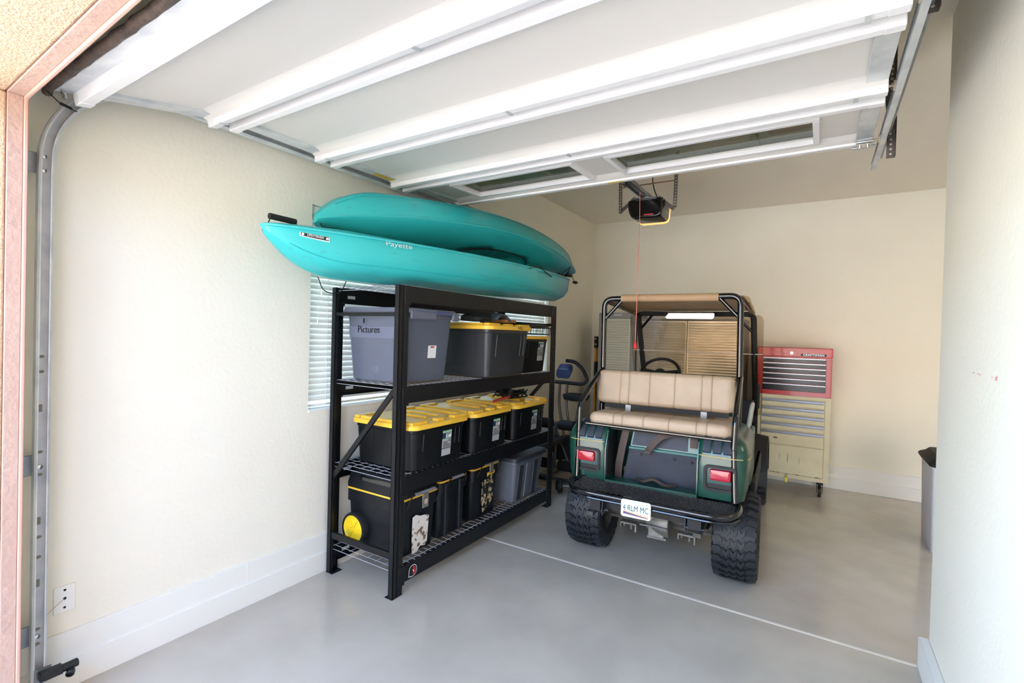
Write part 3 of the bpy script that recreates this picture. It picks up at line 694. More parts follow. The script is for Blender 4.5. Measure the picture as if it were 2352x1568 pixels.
q.build('wire_body', m_foam, t)
t2 = thing('metal_tray', 'flat black metal tray lying on the wire basket', 'tray', (.36, 3.268, 1.6345))
q = MB(); M = Matrix.Rotation(0, 4, 'X')
q.box(-.22, .23, -.235, .235, 0, .022, M); q.box(-.2, .21, -.24, .24, .022, .034, M); q.build('tray_body', m_black, t2, bevel=.004)

# middle shelf extras
q = MB(); q.tube([(.52, 2.75, 1.035), (.53, 2.9, 1.052), (.525, 2.97, 1.053)], .010, n=8)
tag(q.build('red_rod', m_red), 'red rod lying across the yellow lids under the upper shelf', 'rod')
t = thing('folded_strap_bundle', 'tangled black strap bundle on the farthest tote of the middle shelf', 'strap bundle', (.42, 3.16, 1.017))
q = MB(); random.seed(3)
for k in range(16):
    a = random.uniform(0, 6.28); r = random.uniform(.03, .10); pts = [(r*math.cos(a+j*.7)*1.2+random.uniform(-.02, .02), r*math.sin(a+j*.7)*1.8+random.uniform(-.03, .03), .012+random.uniform(0, .055)) for j in range(8)]
    q.tube(fillet(pts, .03, 3), .006, n=6)
q.build('straps', m_foam, t)
q = MB()
for k in range(14):
    a = random.uniform(-.20, .18); x = random.uniform(-.05, .09); z = random.uniform(.03, .06)
    q = MB(); q.box(x, x+.02, a, a+.03, z, z+.018); q.build('buckle', m_black, t, bevel=.003)

# lowest shelf: tool boxes
def handle_loop(par, x, y0, y1, z, drop, out=.035):
    q = MB(); q.tube(fillet([(x, y0, z-drop), (x+out, y0+.005, z-drop*.3), (x+out, y0+.03, z), (x+out, y1-.03, z), (x+out, y1-.005, z-drop*.3), (x, y1, z-drop)], .02), .0035, n=8); h = q.build('carry_handle', m_foam, par)
    q = MB(); a, b_ = y0+.05, y1-.05; n = 22
    q.lathe([((.011 if k % 2 else .0085), (b_-a)*k/n) for k in range(n+1)], (x+out, a, z), (0, 1, 0), n=12, cap=True); q.build('handle_grip', mat('grip_grey', (118, 120, 128), .5), h)
def toolbox(label, loc, hx, hy, h, lidz, rolling=False, stick=None):
    t = thing('tool_box', label, 'tool box', loc, 0, 'black tool boxes on the bottom shelf')
    q = MB(); loftrr(q, [(0, hx*.9, hy*.86, .03), (.01, hx*.91, hy*.88, .03), (lidz-.09, hx*.95, hy*.95, .03), (lidz-.085, hx, hy, .03), (lidz-.006, hx, hy, .03)]); b = q.build('body', m_toolb, t)
    q = MB(); loftrr(q, [(lidz+.004, hx*1.01, hy*1.01, .03), (lidz+.03, hx*1.01, hy*1.01, .03), (h-.02, hx*.95, hy*.93, .03), (h, hx*.86, hy*.82, .03)]); l = q.build('lid', m_toolb, t)
    q = MB(); loftrr(q, [(lidz-.006, hx*1.015, hy*1.02, .03), (lidz+.005, hx*1.015, hy*1.02, .03)]); q.build('yellow_band', m_yel, t)
    return t, b, l
z0 = .172
t, b, l = toolbox('large black rolling tool box with a yellow wheel at the near end', (.305, 1.905, z0), .255, .165, .475, .36, True)
q = MB(); c = (-.155, -.165, .14)
q.lathe([(.088, 0), (.098, .0), (.105, .008), (.105, .05), (.100, .058), (.088, .058)], (c[0], c[1]+.03, c[2]-.035), (0, -1, 0), n=36); w = q.build('wheel', m_foam, t)
q = MB(); q.lathe([(.0, .056), (.012, .058), (.014, .05), (.03, .048), (.07, .05), (.080, .058), (.087, .056), (.089, .05)], (c[0], c[1]+.03, c[2]-.035), (0, -1, 0), n=36)
for k in range(6):
    a = k*PI/3; q.bar((c[0]+.015*math.cos(a), c[1]-.022, c[2]-.035+.015*math.sin(a)), (c[0]+.074*math.cos(a), c[1]-.022, c[2]-.035+.074*math.sin(a)), .01, .01, (0, 1, 0))
q.build('wheel_hub', mat('wheel_yellow', (238, 206, 40), .4), w)
q = MB(); q.box(-.13, .17, -.16, -.05, .405, .452); q.build('organiser', m_lensc, l, bevel=.008)
q = MB()
for k in range(8): q.box(-.12+k*.036, -.095+k*.036, -.12, -.07, .41, .44)
q.build('organiser_cup', mat('cup_grey', (60, 66, 74), .5), l)
q = MB(); q.box(.253, .262, .01, .065, .27, .375); q.build('latch', mat('latch_steel', (140, 136, 124), .4, .5), t, bevel=.004)
q = MB(); q.box(.262, .264, .024, .052, .295, .325); q.build('latch_window', mat('latch_tan', (190, 170, 160), .5), t)
handle_loop(t, .25, -.13, .15, .385, .1, .03)
# peeling paper sticker, an irregular patch
q = MB(); px = .2485; P_ = [(-.075, .235), (-.045, .245), (-.005, .228), (.055, .222), (.075, .21), (.072, .04), (.055, .02), (.01, .03), (-.02, -.0), (-.06, .0), (-.07, .09)]
q.loft([[(px-.006+z*.055, y, z) for y, z in P_], [(px-.004+z*.055, y, z) for y, z in P_]]); q.build('peeling_sticker', m_peel, t)
t, b, l = toolbox('narrow black tool box with a stepped yellow band, second from the near end', (.30, 2.245, z0), .25, .15, .43, .385)
handle_loop(t, .245, -.10, .12, .40, .09, .03)
q = MB()
for yy in (-.08, .07): loftrr(q, [(.02, .03, .02, .01), (.37, .034, .026, .01)], .232, yy)
q.build('front_column', m_toolb, t)
t, b, l = toolbox('black tool box with a torn yellow and tan sticker, third from the near end', (.295, 2.64, z0), .25, .175, .43, .385)
handle_loop(t, .245, -.12, .16, .415, .10, .035)
q = MB(); px = .246; P_ = [(-.05, .27), (.04, .31), (.10, .30), (.105, .12), (.06, .06), (-.03, .03), (-.045, .12)]
q.loft([[(px-.014+z*.055, y, z) for y, z in P_], [(px-.012+z*.055, y, z) for y, z in P_]]); q.build('torn_sticker', m_scr, t)
q = MB(); q.loft([[(px+.003, y, z) for y, z in ((.01, .30), (.11, .31), (.11, .335), (.01, .33))], [(px+.0045, y, z) for y, z in ((.01, .30), (.11, .31), (.11, .335), (.01, .33))]]); q.build('yellow_strip', m_yel, t)
q = MB(); q.box(.252, .26, .035, .085, .32, .40); q.build('latch', mat('latch_steel', (140, 136, 124), .4, .5), t, bevel=.004)
text('lettering', 'POWER TOOLS', .018, (px+.006, .03, .255), (0, 1, 0), (0, 0, 1), mat('sticker_tan', (206, 182, 140), .5), t)
t, b, l = tote('storage_tote', 'silver grey tote with a slate lid at the far end of the bottom rack shelf', (.335, 3.20, z0), .275, .245, .375, m_silver, m_slate, taper=.86, ridges=False, ribs=0, lidh=.035, rad=.03)
for yy in (-.14, -.02, .10):
    q = MB(); q.loft([[(xface(.275, .86, .375, z)+dx, y, z) for dx, y in ((-.01, yy-.035), (.006, yy-.03), (.006, yy+.03), (-.01, yy+.035))] for z in (.02, .31)]); q.build('moulded_panel', m_slate if yy != -.02 else m_silver, b)

# ------------------------------------------------------------------ kayaks
KL = 3.16
def kw(y):
    s_ = (y+KL/2)/KL; s_ = min(max(s_, 0.0), 1.0)
    return .012+.335*(math.sin(PI*s_**.92)**.78 if 0 < s_ < 1 else 0)
def ksheer(y):
    s_ = (y+KL/2)/KL; return .225+.02*(2*s_-1)**2-.01
def kkeel(y):
    d0 = y+KL/2; d1 = KL/2-y
    a = max(0, 1-d0/.42)**2.4*.19+.012*max(0, 1-d0/1.2); b_ = max(0, 1-d1/.34)**2.6*.19+.012*max(0, 1-d1/1.2)
    return a+b_
def ksec(y):
    w, zs, zk = kw(y), ksheer(y), kkeel(y); h = zs-zk; fx = min(1, w/.2)
    hull = [(0, zk-.000), (.12*w, zk-.0+.012*fx), (.42*w, zk+.014+.02*h), (.70*w, zk+.10*h+.012), (.88*w, zk+.28*h), (.97*w, zk+.52*h), (1.0*w, zk+.78*h), (1.0*w, zs), (.97*w, zs+.008)]
    return hull
def cock(y, x, zc):
    # cockpit opening of the deck
    a = ((y-.05)/.48); q_ = a*a+(x/.15)**2
    return q_
def kayak(label, loc, rz, flip, pitch):
    t = thing('kayak', label, 'kayak', loc, rz, 'teal kayaks stacked on the rack')
    t.rotation_mode = 'XYZ'
    t.rotation_euler = (pitch[0], pitch[1]+(PI if flip else 0), rz) if False else t.rotation_euler
    M = Matrix.Translation(loc) @ Matrix.Rotation(rz, 4, 'Z') @ Matrix.Rotation(pitch[0], 4, 'X') @ Matrix.Rotation(pitch[1]+(PI if flip else 0), 4, 'Y')
    t.matrix_world = M
    NY = 72; q = MB(); ys = [-KL/2+KL*(.5-.5*math.cos(PI*k/NY)) for k in range(NY+1)]
    rings = []
    dk = [.92, .82, .70, .58, .46, .34, .22, .1, 0]
    for y in ys:
        hull = ksec(y); w, zs = kw(y), ksheer(y); row = [(x, y, z) for x, z in hull]
        for f_ in dk:
            x = f_*.97*w; crown = zs+.008+.045*min(1, w/.2)*(1-f_**2)
            s2 = (y+KL/2)/KL
            c = cock(y, x, crown)
            z = crown if c > 1.0 else max(kkeel(y)+.04, crown-.09*min(1, (1.0-c)*5))
            row.append((x, y, z))
        full = row+[(-x, yy, z) for x, yy, z in row[-2:0:-1]]
        rings.append(full)
    q.loft(rings, cap=True)
    hull = q.build('hull', m_kay, t, ang=48)
    # rolled seam
    for sx in (1, -1):
        q = MB(); q.tube([(sx*(kw(y)+.002), y, ksheer(y)+.002) for y in ys[1:-1]], .008, n=6); q.build('gunwale_seam', m_kay, hull)
        q = MB(); q.tube([(sx*(.9*kw(y)+.002), y, kkeel(y)+.32*(ksheer(y)-kkeel(y))) for y in ys[8:-8]], .0022, n=6); q.build('hull_chine', m_kay, hull)
    q = MB(); pts = []
    for k in range(48):
        a = 2*PI*k/48; x, y = .15*math.cos(a), .05+.48*math.sin(a); w = kw(y); f_ = min(1, abs(x)/(.97*w))
        pts.append((x, y, ksheer(y)+.008+.045*(1-f_**2)+.002))
    q.tube(pts, .005, n=8, closed=True); q.build('cockpit_rim', m_foam, t)
    q = MB(); q.box(-.11, .11, .16, .40, .165, .185); q.build('seat', m_kay, t, bevel=.008)
    # carry handles at bow and stern
    for y0, y1 in ((-KL/2+.03, -KL/2+.17), (KL/2-.2, KL/2-.08)):
        z = ksheer(y0)+.05
        q = MB(); q.cyl((0, y0, z), (0, y1, z-.005), .015, n=12); hnd = q.build('carry_handle', m_foam, t)
        q = MB(); q.tube([(0, y0+.01, z), (0, y0-.005, z-.035)], .003, n=6); q.tube([(0, y1-.01, z), (0, y1+.02, z-.035)], .003, n=6); q.build('handle_cord', m_foam, hnd)
    return t, hull
def kpt(y, f_, off=.0):
    # point on the hull side, f_ 0 keel..1 sheer
    hull = ksec(y); zs = [p[1] for p in hull]; z = kkeel(y)+f_*(ksheer(y)-kkeel(y))
    for a, b_ in zip(hull, hull[1:]):
        if a[1] <= z <= b_[1]+1e-9:
            u = (z-a[1])/max(1e-6, b_[1]-a[1]); return Vector((a[0]+(b_[0]-a[0])*u+off, y, z))
    return Vector((hull[-1][0]+off, y, z))
def loc2(ang): return 0
ax = math.atan2(.13, KL)
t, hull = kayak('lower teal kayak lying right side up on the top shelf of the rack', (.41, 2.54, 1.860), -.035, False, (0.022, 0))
# decals on the side
def decal(par, y0, y1, f0, f1, mt, name, off=.003):
    q = MB(); n = 8
    for k in range(n):
        a, b_ = y0+(y1-y0)*k/n, y0+(y1-y0)*(k+1)/n
        q.quad(kpt(a, f0, off), kpt(b_, f0, off), kpt(b_, f1, off), kpt(a, f1, off))
    return q.build(name, mt, par)
d = decal(t, -1.45, -1.315, .74, .87, m_white, 'name_plate')
decal(d, -1.445, -1.32, .765, .865, m_ink, 'plate_face', .0045)
a = kpt(-1.44, .815, .009); b_ = kpt(-1.325, .815, .009)
text('lettering', 'LIFEATSINESS', .016, (a+b_)/2, b_-a, (0, 0, 1), m_white, d, sx=.85)
for yy in (-1.437, -1.328):
    q = MB(); q.lathe([(.0065, 0), (0, .0005)], kpt(yy, .815, .0065), (b_-a).cross(Vector((0, 0, 1))), n=14); q.build('rosette', m_white, d)
a = kpt(-1.06, .93, .008); b_ = kpt(-.82, .93, .008)
text('lettering', 'Payette', .038, (a+b_)/2, b_-a, (0, 0, 1), mat('decal_silver', (206, 222, 224), .3), t, sx=1.5)
q = MB(); q.tube(fillet([(.0, -1.28, .01), (.03, -1.27, -.07), (.03, -1.16, -.08), (.0, -1.10, .0)], .06), .0028, n=6); q.build('bow_cord', m_foam, t)
# bungee on the deck
q = MB(); q.tube([kpt(.32, .96, .006), kpt(.50, 1.0, .008)+Vector((0, 0, .03)), kpt(.62, .98, .008), kpt(.80, .86, .006)], .004, n=6); q.build('bungee_cord', m_foam, t)
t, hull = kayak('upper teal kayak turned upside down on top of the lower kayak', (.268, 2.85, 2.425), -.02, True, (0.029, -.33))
q = MB(); q.tube([(-.16, 1.18, .27), (-.06, 1.30, .285), (-.02, 1.42, .26), (.05, 1.28, .285), (-.16, 1.18, .27)], .004, n=6); q.build('bungee_cord', m_foam, t)
q = MB(); q.cyl((0, KL/2-.05, .26), (0, KL/2-.05, .34), .003, n=6); q.lathe([(.004, 0), (.016, .04), (.018, .08), (.004, .13)], (0, KL/2-.09, .345), (0, 1, 0), n=10, cap=True); q.build('toggle', m_foam, t)

# ------------------------------------------------------------------ golf cart
CR = thing('golf_cart', 'dark green golf cart with tan rear seat, tan canopy and knobbly tyres', 'golf cart', (1.73, 3.10, 0), math.radians(3.2))
def tyre(par, cx, cy, R=.283, w=.26, sgn=1, lowtread=False):
    q = MB(); hw = w/2
    prof = [(.155, -hw*.80), (.185, -hw*.98), (.225, -hw*1.0), (R-.036, -hw*.99), (R-.020, -hw*.9), (R-.015, -hw*.5), (R-.014, 0), (R-.015, hw*.5), (R-.020, hw*.9), (R-.036, hw*.99), (.225, hw*1.0), (.185, hw*.98), (.155, hw*.80)]
    q.lathe(prof, (cx, cy, R), (1, 0, 0), n=56)
    # chevron lugs
    def blk(pts, r1, r0):
        A = [s_(u, th, r0) for u, th in pts]; B = [s_(u, th, r1) for u, th in pts]
        q.loft([A, B])
    def s_(u, th, r):
        r -= .02*max(0, abs(u)-.72)**2*10
        return Vector((cx+u*hw, cy+r*math.sin(th), R-r*math.cos(th)))
    N = 28; dth = 2*PI/N
    for k in range(N):
        th = k*dth
        for (u0, u1, u2) in ((-.47, -.315, -.17), (-.145, .0, .145), (.17, .315, .47)):
            e, hgt = .42*dth, .52*dth
            blk([(u0, th), (u1, th+e), (u2, th), (u2, th+hgt), (u1, th+e+hgt), (u0, th+hgt)], R, R-.022)
        blk([(-.95, th+.05*dth), (-.66, th-.10*dth), (-.51, th+.20*dth), (-.51, th+.50*dth), (-.66, th+.52*dth), (-.95, th+.62*dth)], R-.001, R-.034)
        blk([(.95, th+.05*dth), (.95, th+.62*dth), (.66, th+.52*dth), (.51, th+.50*dth), (.51, th+.20*dth), (.66, th-.10*dth)], R-.001, R-.034)
        for sd in (-1, 1):
            blk([(sd*1.0, th), (sd*.90, th), (sd*.90, th+.5*dth), (sd*1.0, th+.5*dth)], R-.012, R-.055)
    T = q.build('tyre', m_tire, par, ang=30)
    q = MB(); a = sgn*hw
    q.lathe([(.156, -hw*.8), (.150, -hw*.5), (.150, hw*.5), (.156, hw*.8)], (cx, cy, R), (1, 0, 0), n=32)
    q.lathe([(.15, sgn*hw*.25), (.09, sgn*hw*.45), (.04, sgn*hw*.5), (0, sgn*hw*.55)], (cx, cy, R), (1, 0, 0), n=32)
    q.build('rim', m_alu, T); return T
for cx, sg in ((-.482, -1), (.508, 1)):
    for cy in (0.0, 1.72): tyre(CR, cx, cy, sgn=sg)
# chassis, axle, springs
q = MB(); q.cyl((-.36, 0, .285), (.36, 0, .285), .036, n=16); q.box(-.36, .36, -.02, .05, .235, .262); ax_ = q.build('rear_axle', m_axle, CR)
q = MB(); q.lathe([(.03, -.11), (.062, -.10), (.075, -.06), (.09, -.02), (.10, .02), (.10, .06), (.07, .065)], (.03, -.04, .275), (1, 0, 0), n=20, cap=True); q.box(-.06, .075, -.10, .03, .165, .185); q.box(-.05, .06, -.11, .0, .18, .36); q.box(-.1, .09, -.155, -.14, .262, .274)
q.build('differential', m_alu, CR, bevel=.006)
for sx in (-1, 1):
    q = MB(); q.box(sx*.33-.022, sx*.33+.022, -.62+.09, .35, .40, .425); q.box(sx*.33-.02, sx*.33+.02, -.2, .2, .33, .345)
    q.build('leaf_spring', m_axle, CR)
    q = MB(); q.cyl((sx*.30-.035, -.47, .43), (sx*.30+.035, -.47, .43), .021, n=14); q.box(sx*.30-.046, sx*.30-.04, -.5, -.44, .405, .50); q.box(sx*.30+.04, sx*.30+.046, -.5, -.44, .405, .50); q.cyl((sx*.30-.055, -.47, .43), (sx*.30+.06, -.47, .43), .006, n=8)
    q.build('spring_shackle', m_cage, CR, bevel=.001)
    q = MB(); x = sx*.20; q.box(x-.055, x+.06, -.075, -.02, .222, .232); q.box(x-.055, x-.048, -.075, -.02, .19, .225); q.box(x+.05, x+.06, -.075, -.02, .175, .225); q.cyl((x-.03, -.06, .20), (x-.03, -.06, .235), .008, n=8); q.cyl((x+.02, -.06, .185), (x+.02, -.06, .235), .008, n=8)
    q.build('u_bolt_plate', m_alu, CR)
q = MB(); q.box(-.34, -.27, -.5, 1.9, .43, .50); q.box(.27, .34, -.5, 1.9, .43, .50); q.box(-.34, .34, -.42, -.36, .43, .50); q.box(-.3, .3, .2, .9, .36, .5); q.cyl((-.36, 1.72, .283), (.36, 1.72, .283), .03); q.build('chassis', m_well, CR)
# rear body: two pods and a well between, profile extruded with a rounded outline
def pod(sx):
    xi = .295
    lev = [(.590, -.345, .560), (.64, -.352, .566), (.78, -.355, .575), (.86, -.348, .578), (.90, -.334, .572), (.93, -.310, .560), (.952, -.272, .542), (.968, -.222, .520), (.980, -.150, .492), (.988, -.05, .46)]
    q = MB(); rings = []
    for z, yr, xo in lev:
        r = .075 if z < .87 else .085; c = (xo-r, yr+r)
        arc = [(c[0]+r*math.sin(a_), c[1]-r*math.cos(a_)) for a_ in [k*PI/2/8 for k in range(9)]]
        pts = [(xi, .30), (xi, yr+.03), (xi+.008, yr+.008), (xi+.03, yr)]+arc+[(xo+.004, .05), (xo, .30)]
        rings.append([(sx*x, y, z) for x, y in pts])
    R_ = q.loft(rings, cap=False); q.f(R_[-1])
    q.build('rear_fender', m_cgreen, CR, ang=50)
    q = MB(); q.tube([(sx*(xi+.01), -.354, .852), (sx*(xi+.04), -.358, .851), (sx*.50, -.358, .848), (sx*.545, -.335, .847), (sx*.572, -.298, .846), (sx*.584, -.25, .845), (sx*.586, -.1, .845)], .0028, n=6); q.build('pinstripe', m_pinst, CR)
    # dark tread mats on top
    for k in range(3):
        q = MB(); x = sx*(.345+k*.06); pts = [(-.350, .870), (-.336, .900), (-.312, .929), (-.274, .951), (-.224, .967), (-.152, .979)]
        q.loft([[(x-.024, y+.004, z-.004), (x+.024, y+.004, z-.004), (x+.022, y-.004, z+.006), (x-.022, y-.004, z+.006)] for y, z in pts]); q.build('tread_mat', m_mat, CR)
    # inner wall of the well
    q = MB(); q.loft([[(sx*(xi+.004), y, z) for y, z in ((-.345, .592), (-.35, .80), (-.30, .92), (-.1, .98), (.1, .98), (.1, .50), (-.2, .53))], [(sx*(xi-.004), y, z) for y, z in ((-.345, .592), (-.35, .80), (-.30, .92), (-.1, .98), (.1, .98), (.1, .50), (-.2, .53))]]); q.build('well_side', m_cgreen, CR)
    if sx < 0:
        q = MB(); q.prism([(-.335, .625), (-.335, .79), (-.31, .85), (-.1, .93), (-.1, .60)], 'x', -xi+.004, -xi+.009); q.build('side_mat', m_well, CR)
    # tail lamp in its dark surround
    xc = .425 if sx > 0 else -.418
    zc = .735
    q = MB(); o = rr(.092, .078, .028, 5, xc, zc-.014); i_ = rr(.076, .062, .02, 5, xc, zc-.014)
    q.loft([[(x, -.352, z) for x, z in o], [(x, -.366, z) for x, z in o], [(x, -.366, z) for x, z in i_], [(x, -.353, z) for x, z in i_]]); q.build('lamp_surround', m_well, CR)
    q = MB(); q.loft([[(x, -.357, z) for x, z in rr(.060, .034, .01, 4, xc+(.005 if sx > 0 else -.006), zc+.008)], [(x, -.376, z) for x, z in rr(.056, .030, .01, 4, xc+(.005 if sx > 0 else -.006), zc+.008)], [(x, -.379, z) for x, z in rr(.046, .022, .008, 4, xc+(.005 if sx > 0 else -.006), zc+.008)]])
    q.build('tail_lamp', m_tail, CR)
    for dx in (-.048, .048):
        q = MB(); q.lathe([(.004, 0), (0, .002)], (xc+dx, -.378, zc+.006), (0, -1, 0), n=8); q.build('lamp_screw', m_chrome, CR)
for sx in (-1, 1): pod(sx)
q = MB(); q.box(-.30, .30, -.36, -.10, .560, .578); q.box(-.30, .30, -.362, -.350, .572, .602); q.build('well_floor', m_cgreen, CR, bevel=.004)
q = MB(); q.loft([[(-.22, -.17, .575), (.272, -.17, .575), (.272, -.12, .575), (-.22, -.12, .575)], [(-.172, -.20, .80), (.288, -.20, .80), (.288, -.12, .80), (-.172, -.12, .80)]]); q.build('rear_access_panel', m_mat, CR, bevel=.004)
q = MB(); q.loft([[(-.176, -.21, .795), (.296, -.21, .795), (.296, -.12, .795), (-.176, -.12, .795)], [(-.172, -.21, .815), (.296, -.21, .815), (.296, -.12, .815), (-.172, -.12, .815)]]); q.loft([[(-.17, -.195, .81), (.296, -.195, .81), (.296, -.1, .81), (-.17, -.1, .81)], [(-.155, -.17, .93), (.296, -.17, .93), (.296, -.1, .93), (-.155, -.1, .93)]]); q.build('rear_cowl', m_cgreenh, CR, bevel=.004)
q = MB(); q.loft([[(-.155, -.201, .825), (.21, -.201, .825), (.21, -.19, .825), (-.155, -.19, .825)], [(-.14, -.178, .93), (.21, -.178, .93), (.21, -.16, .93), (-.14, -.16, .93)]]); q.build('upper_mat', m_mat, CR)
for (x, z) in ((-.09, .765), (.13, .762), (.24, .755)):
    q = MB(); q.lathe([(.009, 0), (.007, .005), (0, .006)], (x, -.199, z), (0, -1, 0), n=12); q.build('rivet', m_well, CR)
# seat belts
def belt(pts, w, name='seat_belt', nrm=(0, -1, 0)):
    q = MB(); pts = [Vector(p) for p in fillet(pts, .08, 6)]; rings = []
    for i, p in enumerate(pts):
        d_ = (pts[min(i+1, len(pts)-1)]-pts[max(i-1, 0)]).normalized(); N_ = Vector(nrm); sd = d_.cross(N_).normalized(); N2 = sd.cross(d_)
        rings.append([p-sd*w/2-N2*.001, p+sd*w/2-N2*.001, p+sd*w/2+N2*.001, p-sd*w/2+N2*.001])
    q.loft(rings); q.build(name, m_belt, CR)
belt([(.14, -.22, .935), (.06, -.26, .925), (.0, -.27, .86), (-.035, -.255, .80)], .042)
q = MB(); q.box(-.058, -.012, -.262, -.25, .785, .81); q.build('belt_end', m_belt, CR, bevel=.004)
belt([(-.20, -.16, .96), (-.225, -.19, .80), (-.245, -.2, .66), (-.25, -.18, .58)], .05)
belt([(.25, -.215, .945), (.255, -.235, .91), (.257, -.24, .86)], .048)
belt([(.05, -.235, .955), (.11, -.25, .935), (.17, -.22, .94)], .03)
q = MB(); q.tube(fillet([(-.12, -.17, .585), (-.06, -.24, .59), (.0, -.2, .615), (.08, -.24, .585), (.14, -.18, .585)], .04), .012, n=6); q.build('loose_belt', m_belt, CR)
# rear foot rest: bent tube with expanded metal
fr = [(-.42, -.33, .587), (-.47, -.36, .587), (-.485, -.48, .583), (-.44, -.585, .575), (-.33, -.61, .573), (0, -.612, .57), (.40, -.61, .565), (.50, -.585, .565), (.548, -.49, .572), (.545, -.37, .577), (.49, -.33, .58)]
q = MB(); q.tube(fillet(fr, .06, 5), .0155, n=12); q.build('footrest_tube', m_cage, CR)
q = MB(); q.tube([(x, y+.006, z-.032) for x, y, z in fillet(fr[2:9], .05, 5)], .008, n=8); q.tube(fillet([(-.40, -.345, .565), (.5, -.345, .56)], .01), .012, n=8); q.build('footrest_lower_tube', m_cage, CR)
def expanded():
    q = MB(); dx, dy = .034, .0165; x0, x1, y0, y1 = -.465, .53, -.60, -.34
    def inside(x, y):
        if not (x0 < x < x1 and y0 < y < y1): return False
        if y < -.52 and (x < x0+(-.52-y)*1.1 or x > x1-(-.52-y)*1.1): return False
        return True
    nx = int((x1-x0)/dx)+1; ny = int((y1-y0)/dy)+1
    for i in range(nx):
        for j in range(ny):
            cx, cy = x0+(i+(.5 if j % 2 else 0))*dx, y0+j*dy
            for sx in (-1, 1):
                a = Vector((cx, cy, 0)); b_ = Vector((cx+sx*dx/2, cy+dy, 0))
                if inside(a.x, a.y) and inside(b_.x, b_.y):
                    a.z = .592-.016*(a.x+.47); b_.z = .592-.016*(b_.x+.47); q.bar(a, b_, .0042, .006)
    q.build('footrest_mesh', mat('expanded_steel', (66, 62, 62), .38, .5), CR)
expanded()
# plate
q = MB(); q.loft([[(x, -.632, z) for x, z in rr(.089, .052, .014, 4, -.005, .532)], [(x, -.635, z) for x, z in rr(.089, .052, .014, 4, -.005, .532)]])
PL = q.build('license_plate', mat('plate_white', (230, 240, 238), .4), CR)
q = MB(); q.mi = 0; q.quad((-.08, -.6355, .512), (.07, -.6355, .492), (.07, -.6355, .488), (-.08, -.6355, .497)); q.mi = 1; q.quad((-.08, -.6353, .519), (.07, -.6353, .503), (.07, -.6353, .488), (-.08, -.6353, .497)); q.build('plate_landscape', [mat('plate_purple', (92, 78, 112), .5), mat('plate_orange', (236, 178, 140), .5)], PL)
text('lettering', '4 RLM MC', .050, (-.005, -.637, .534), (1, 0, 0), (0, 0, 1), mat('plate_teal', (30, 84, 84), .5), PL, sx=.70)
text('lettering', 'ARIZONA', .012, (-.005, -.637, .570), (1, 0, 0), (0, 0, 1), mat('plate_skyblue', (150, 206, 206), .5), PL)
text('lettering', '22', .013, (.045, -.637, .568), (1, 0, 0), (0, 0, 1), m_lgrey, PL)
text('lettering', '9', .013, (.062, -.637, .568), (1, 0, 0), (0, 0, 1), m_ink, PL)
# rear seat
def cushion(name, cx, cy, cz, hx, hy, hz, seams, axis, tilt=0):
    # rounded box with seams pressed into it
    q = MB(); rings = []
    xs = sorted(set([round(-hx+2*hx*i/40, 4) for i in range(41)]+[round(s_+d_, 4) for s_ in seams for d_ in (-.014, -.006, 0, .006, .014)]+[round(sg*(hx-.05*(1-math.cos(k*PI/16))), 4) for k in range(8) for sg in (1, -1)]))
    for x in xs:
        e = max(0, (abs(x)-(hx-.05))/.05); k = math.sqrt(max(0, 1-e*e))
        dip = sum(.003*math.exp(-((x-s_)/.006)**2) for s_ in seams)
        a, c = (hy-.035)+.035*k-dip, (hz-.035)+.035*k-dip
        rings.append([(x, u, v) for u, v in rr(a, c, .034, 5)])
    q.loft(rings)
    M = Matrix.Translation((cx, cy, cz)) @ Matrix.Rotation(tilt, 4, 'X')
    for v in q.bm.verts: v.co = M @ v.co
    o = q.build(name, m_tan, CR, ang=50); 
    for s_ in seams:
        q = MB(); ring = [(s_, u, v) for u, v in rr(hy-.0025, hz-.0025, .033, 5)]
        q.tube([M @ Vector(p) for p in ring], .0022, n=5, closed=True); q.build('seat_piping', m_seam, o)
    return o
SM = (-.30, -.235, -.085, .09, .27, .335)
cushion('seat_cushion', .015, -.135, .985, .462, .145, .046, [s_*.95 for s_ in SM], 'x', math.radians(-2))
cushion('seat_backrest', -.012, .055, 1.19, .478, .042, .125, SM, 'x', math.radians(-6))
q = MB(); q.box(-.43, .44, -.25, .0, .925, .942); q.box(-.44, .43, .06, .085, 1.03, 1.075); q.build('seat_base', m_well, CR)
for x in (-.26, .27):
    q = MB(); q.box(x-.02, x+.02, .055, .075, .95, 1.06); q.build('back_bracket', m_gal, CR)
q = MB(); q.cyl((-.455, -.30, .955), (.49, -.30, .945), .0115, n=10); q.build('seat_rail', m_cage, CR)
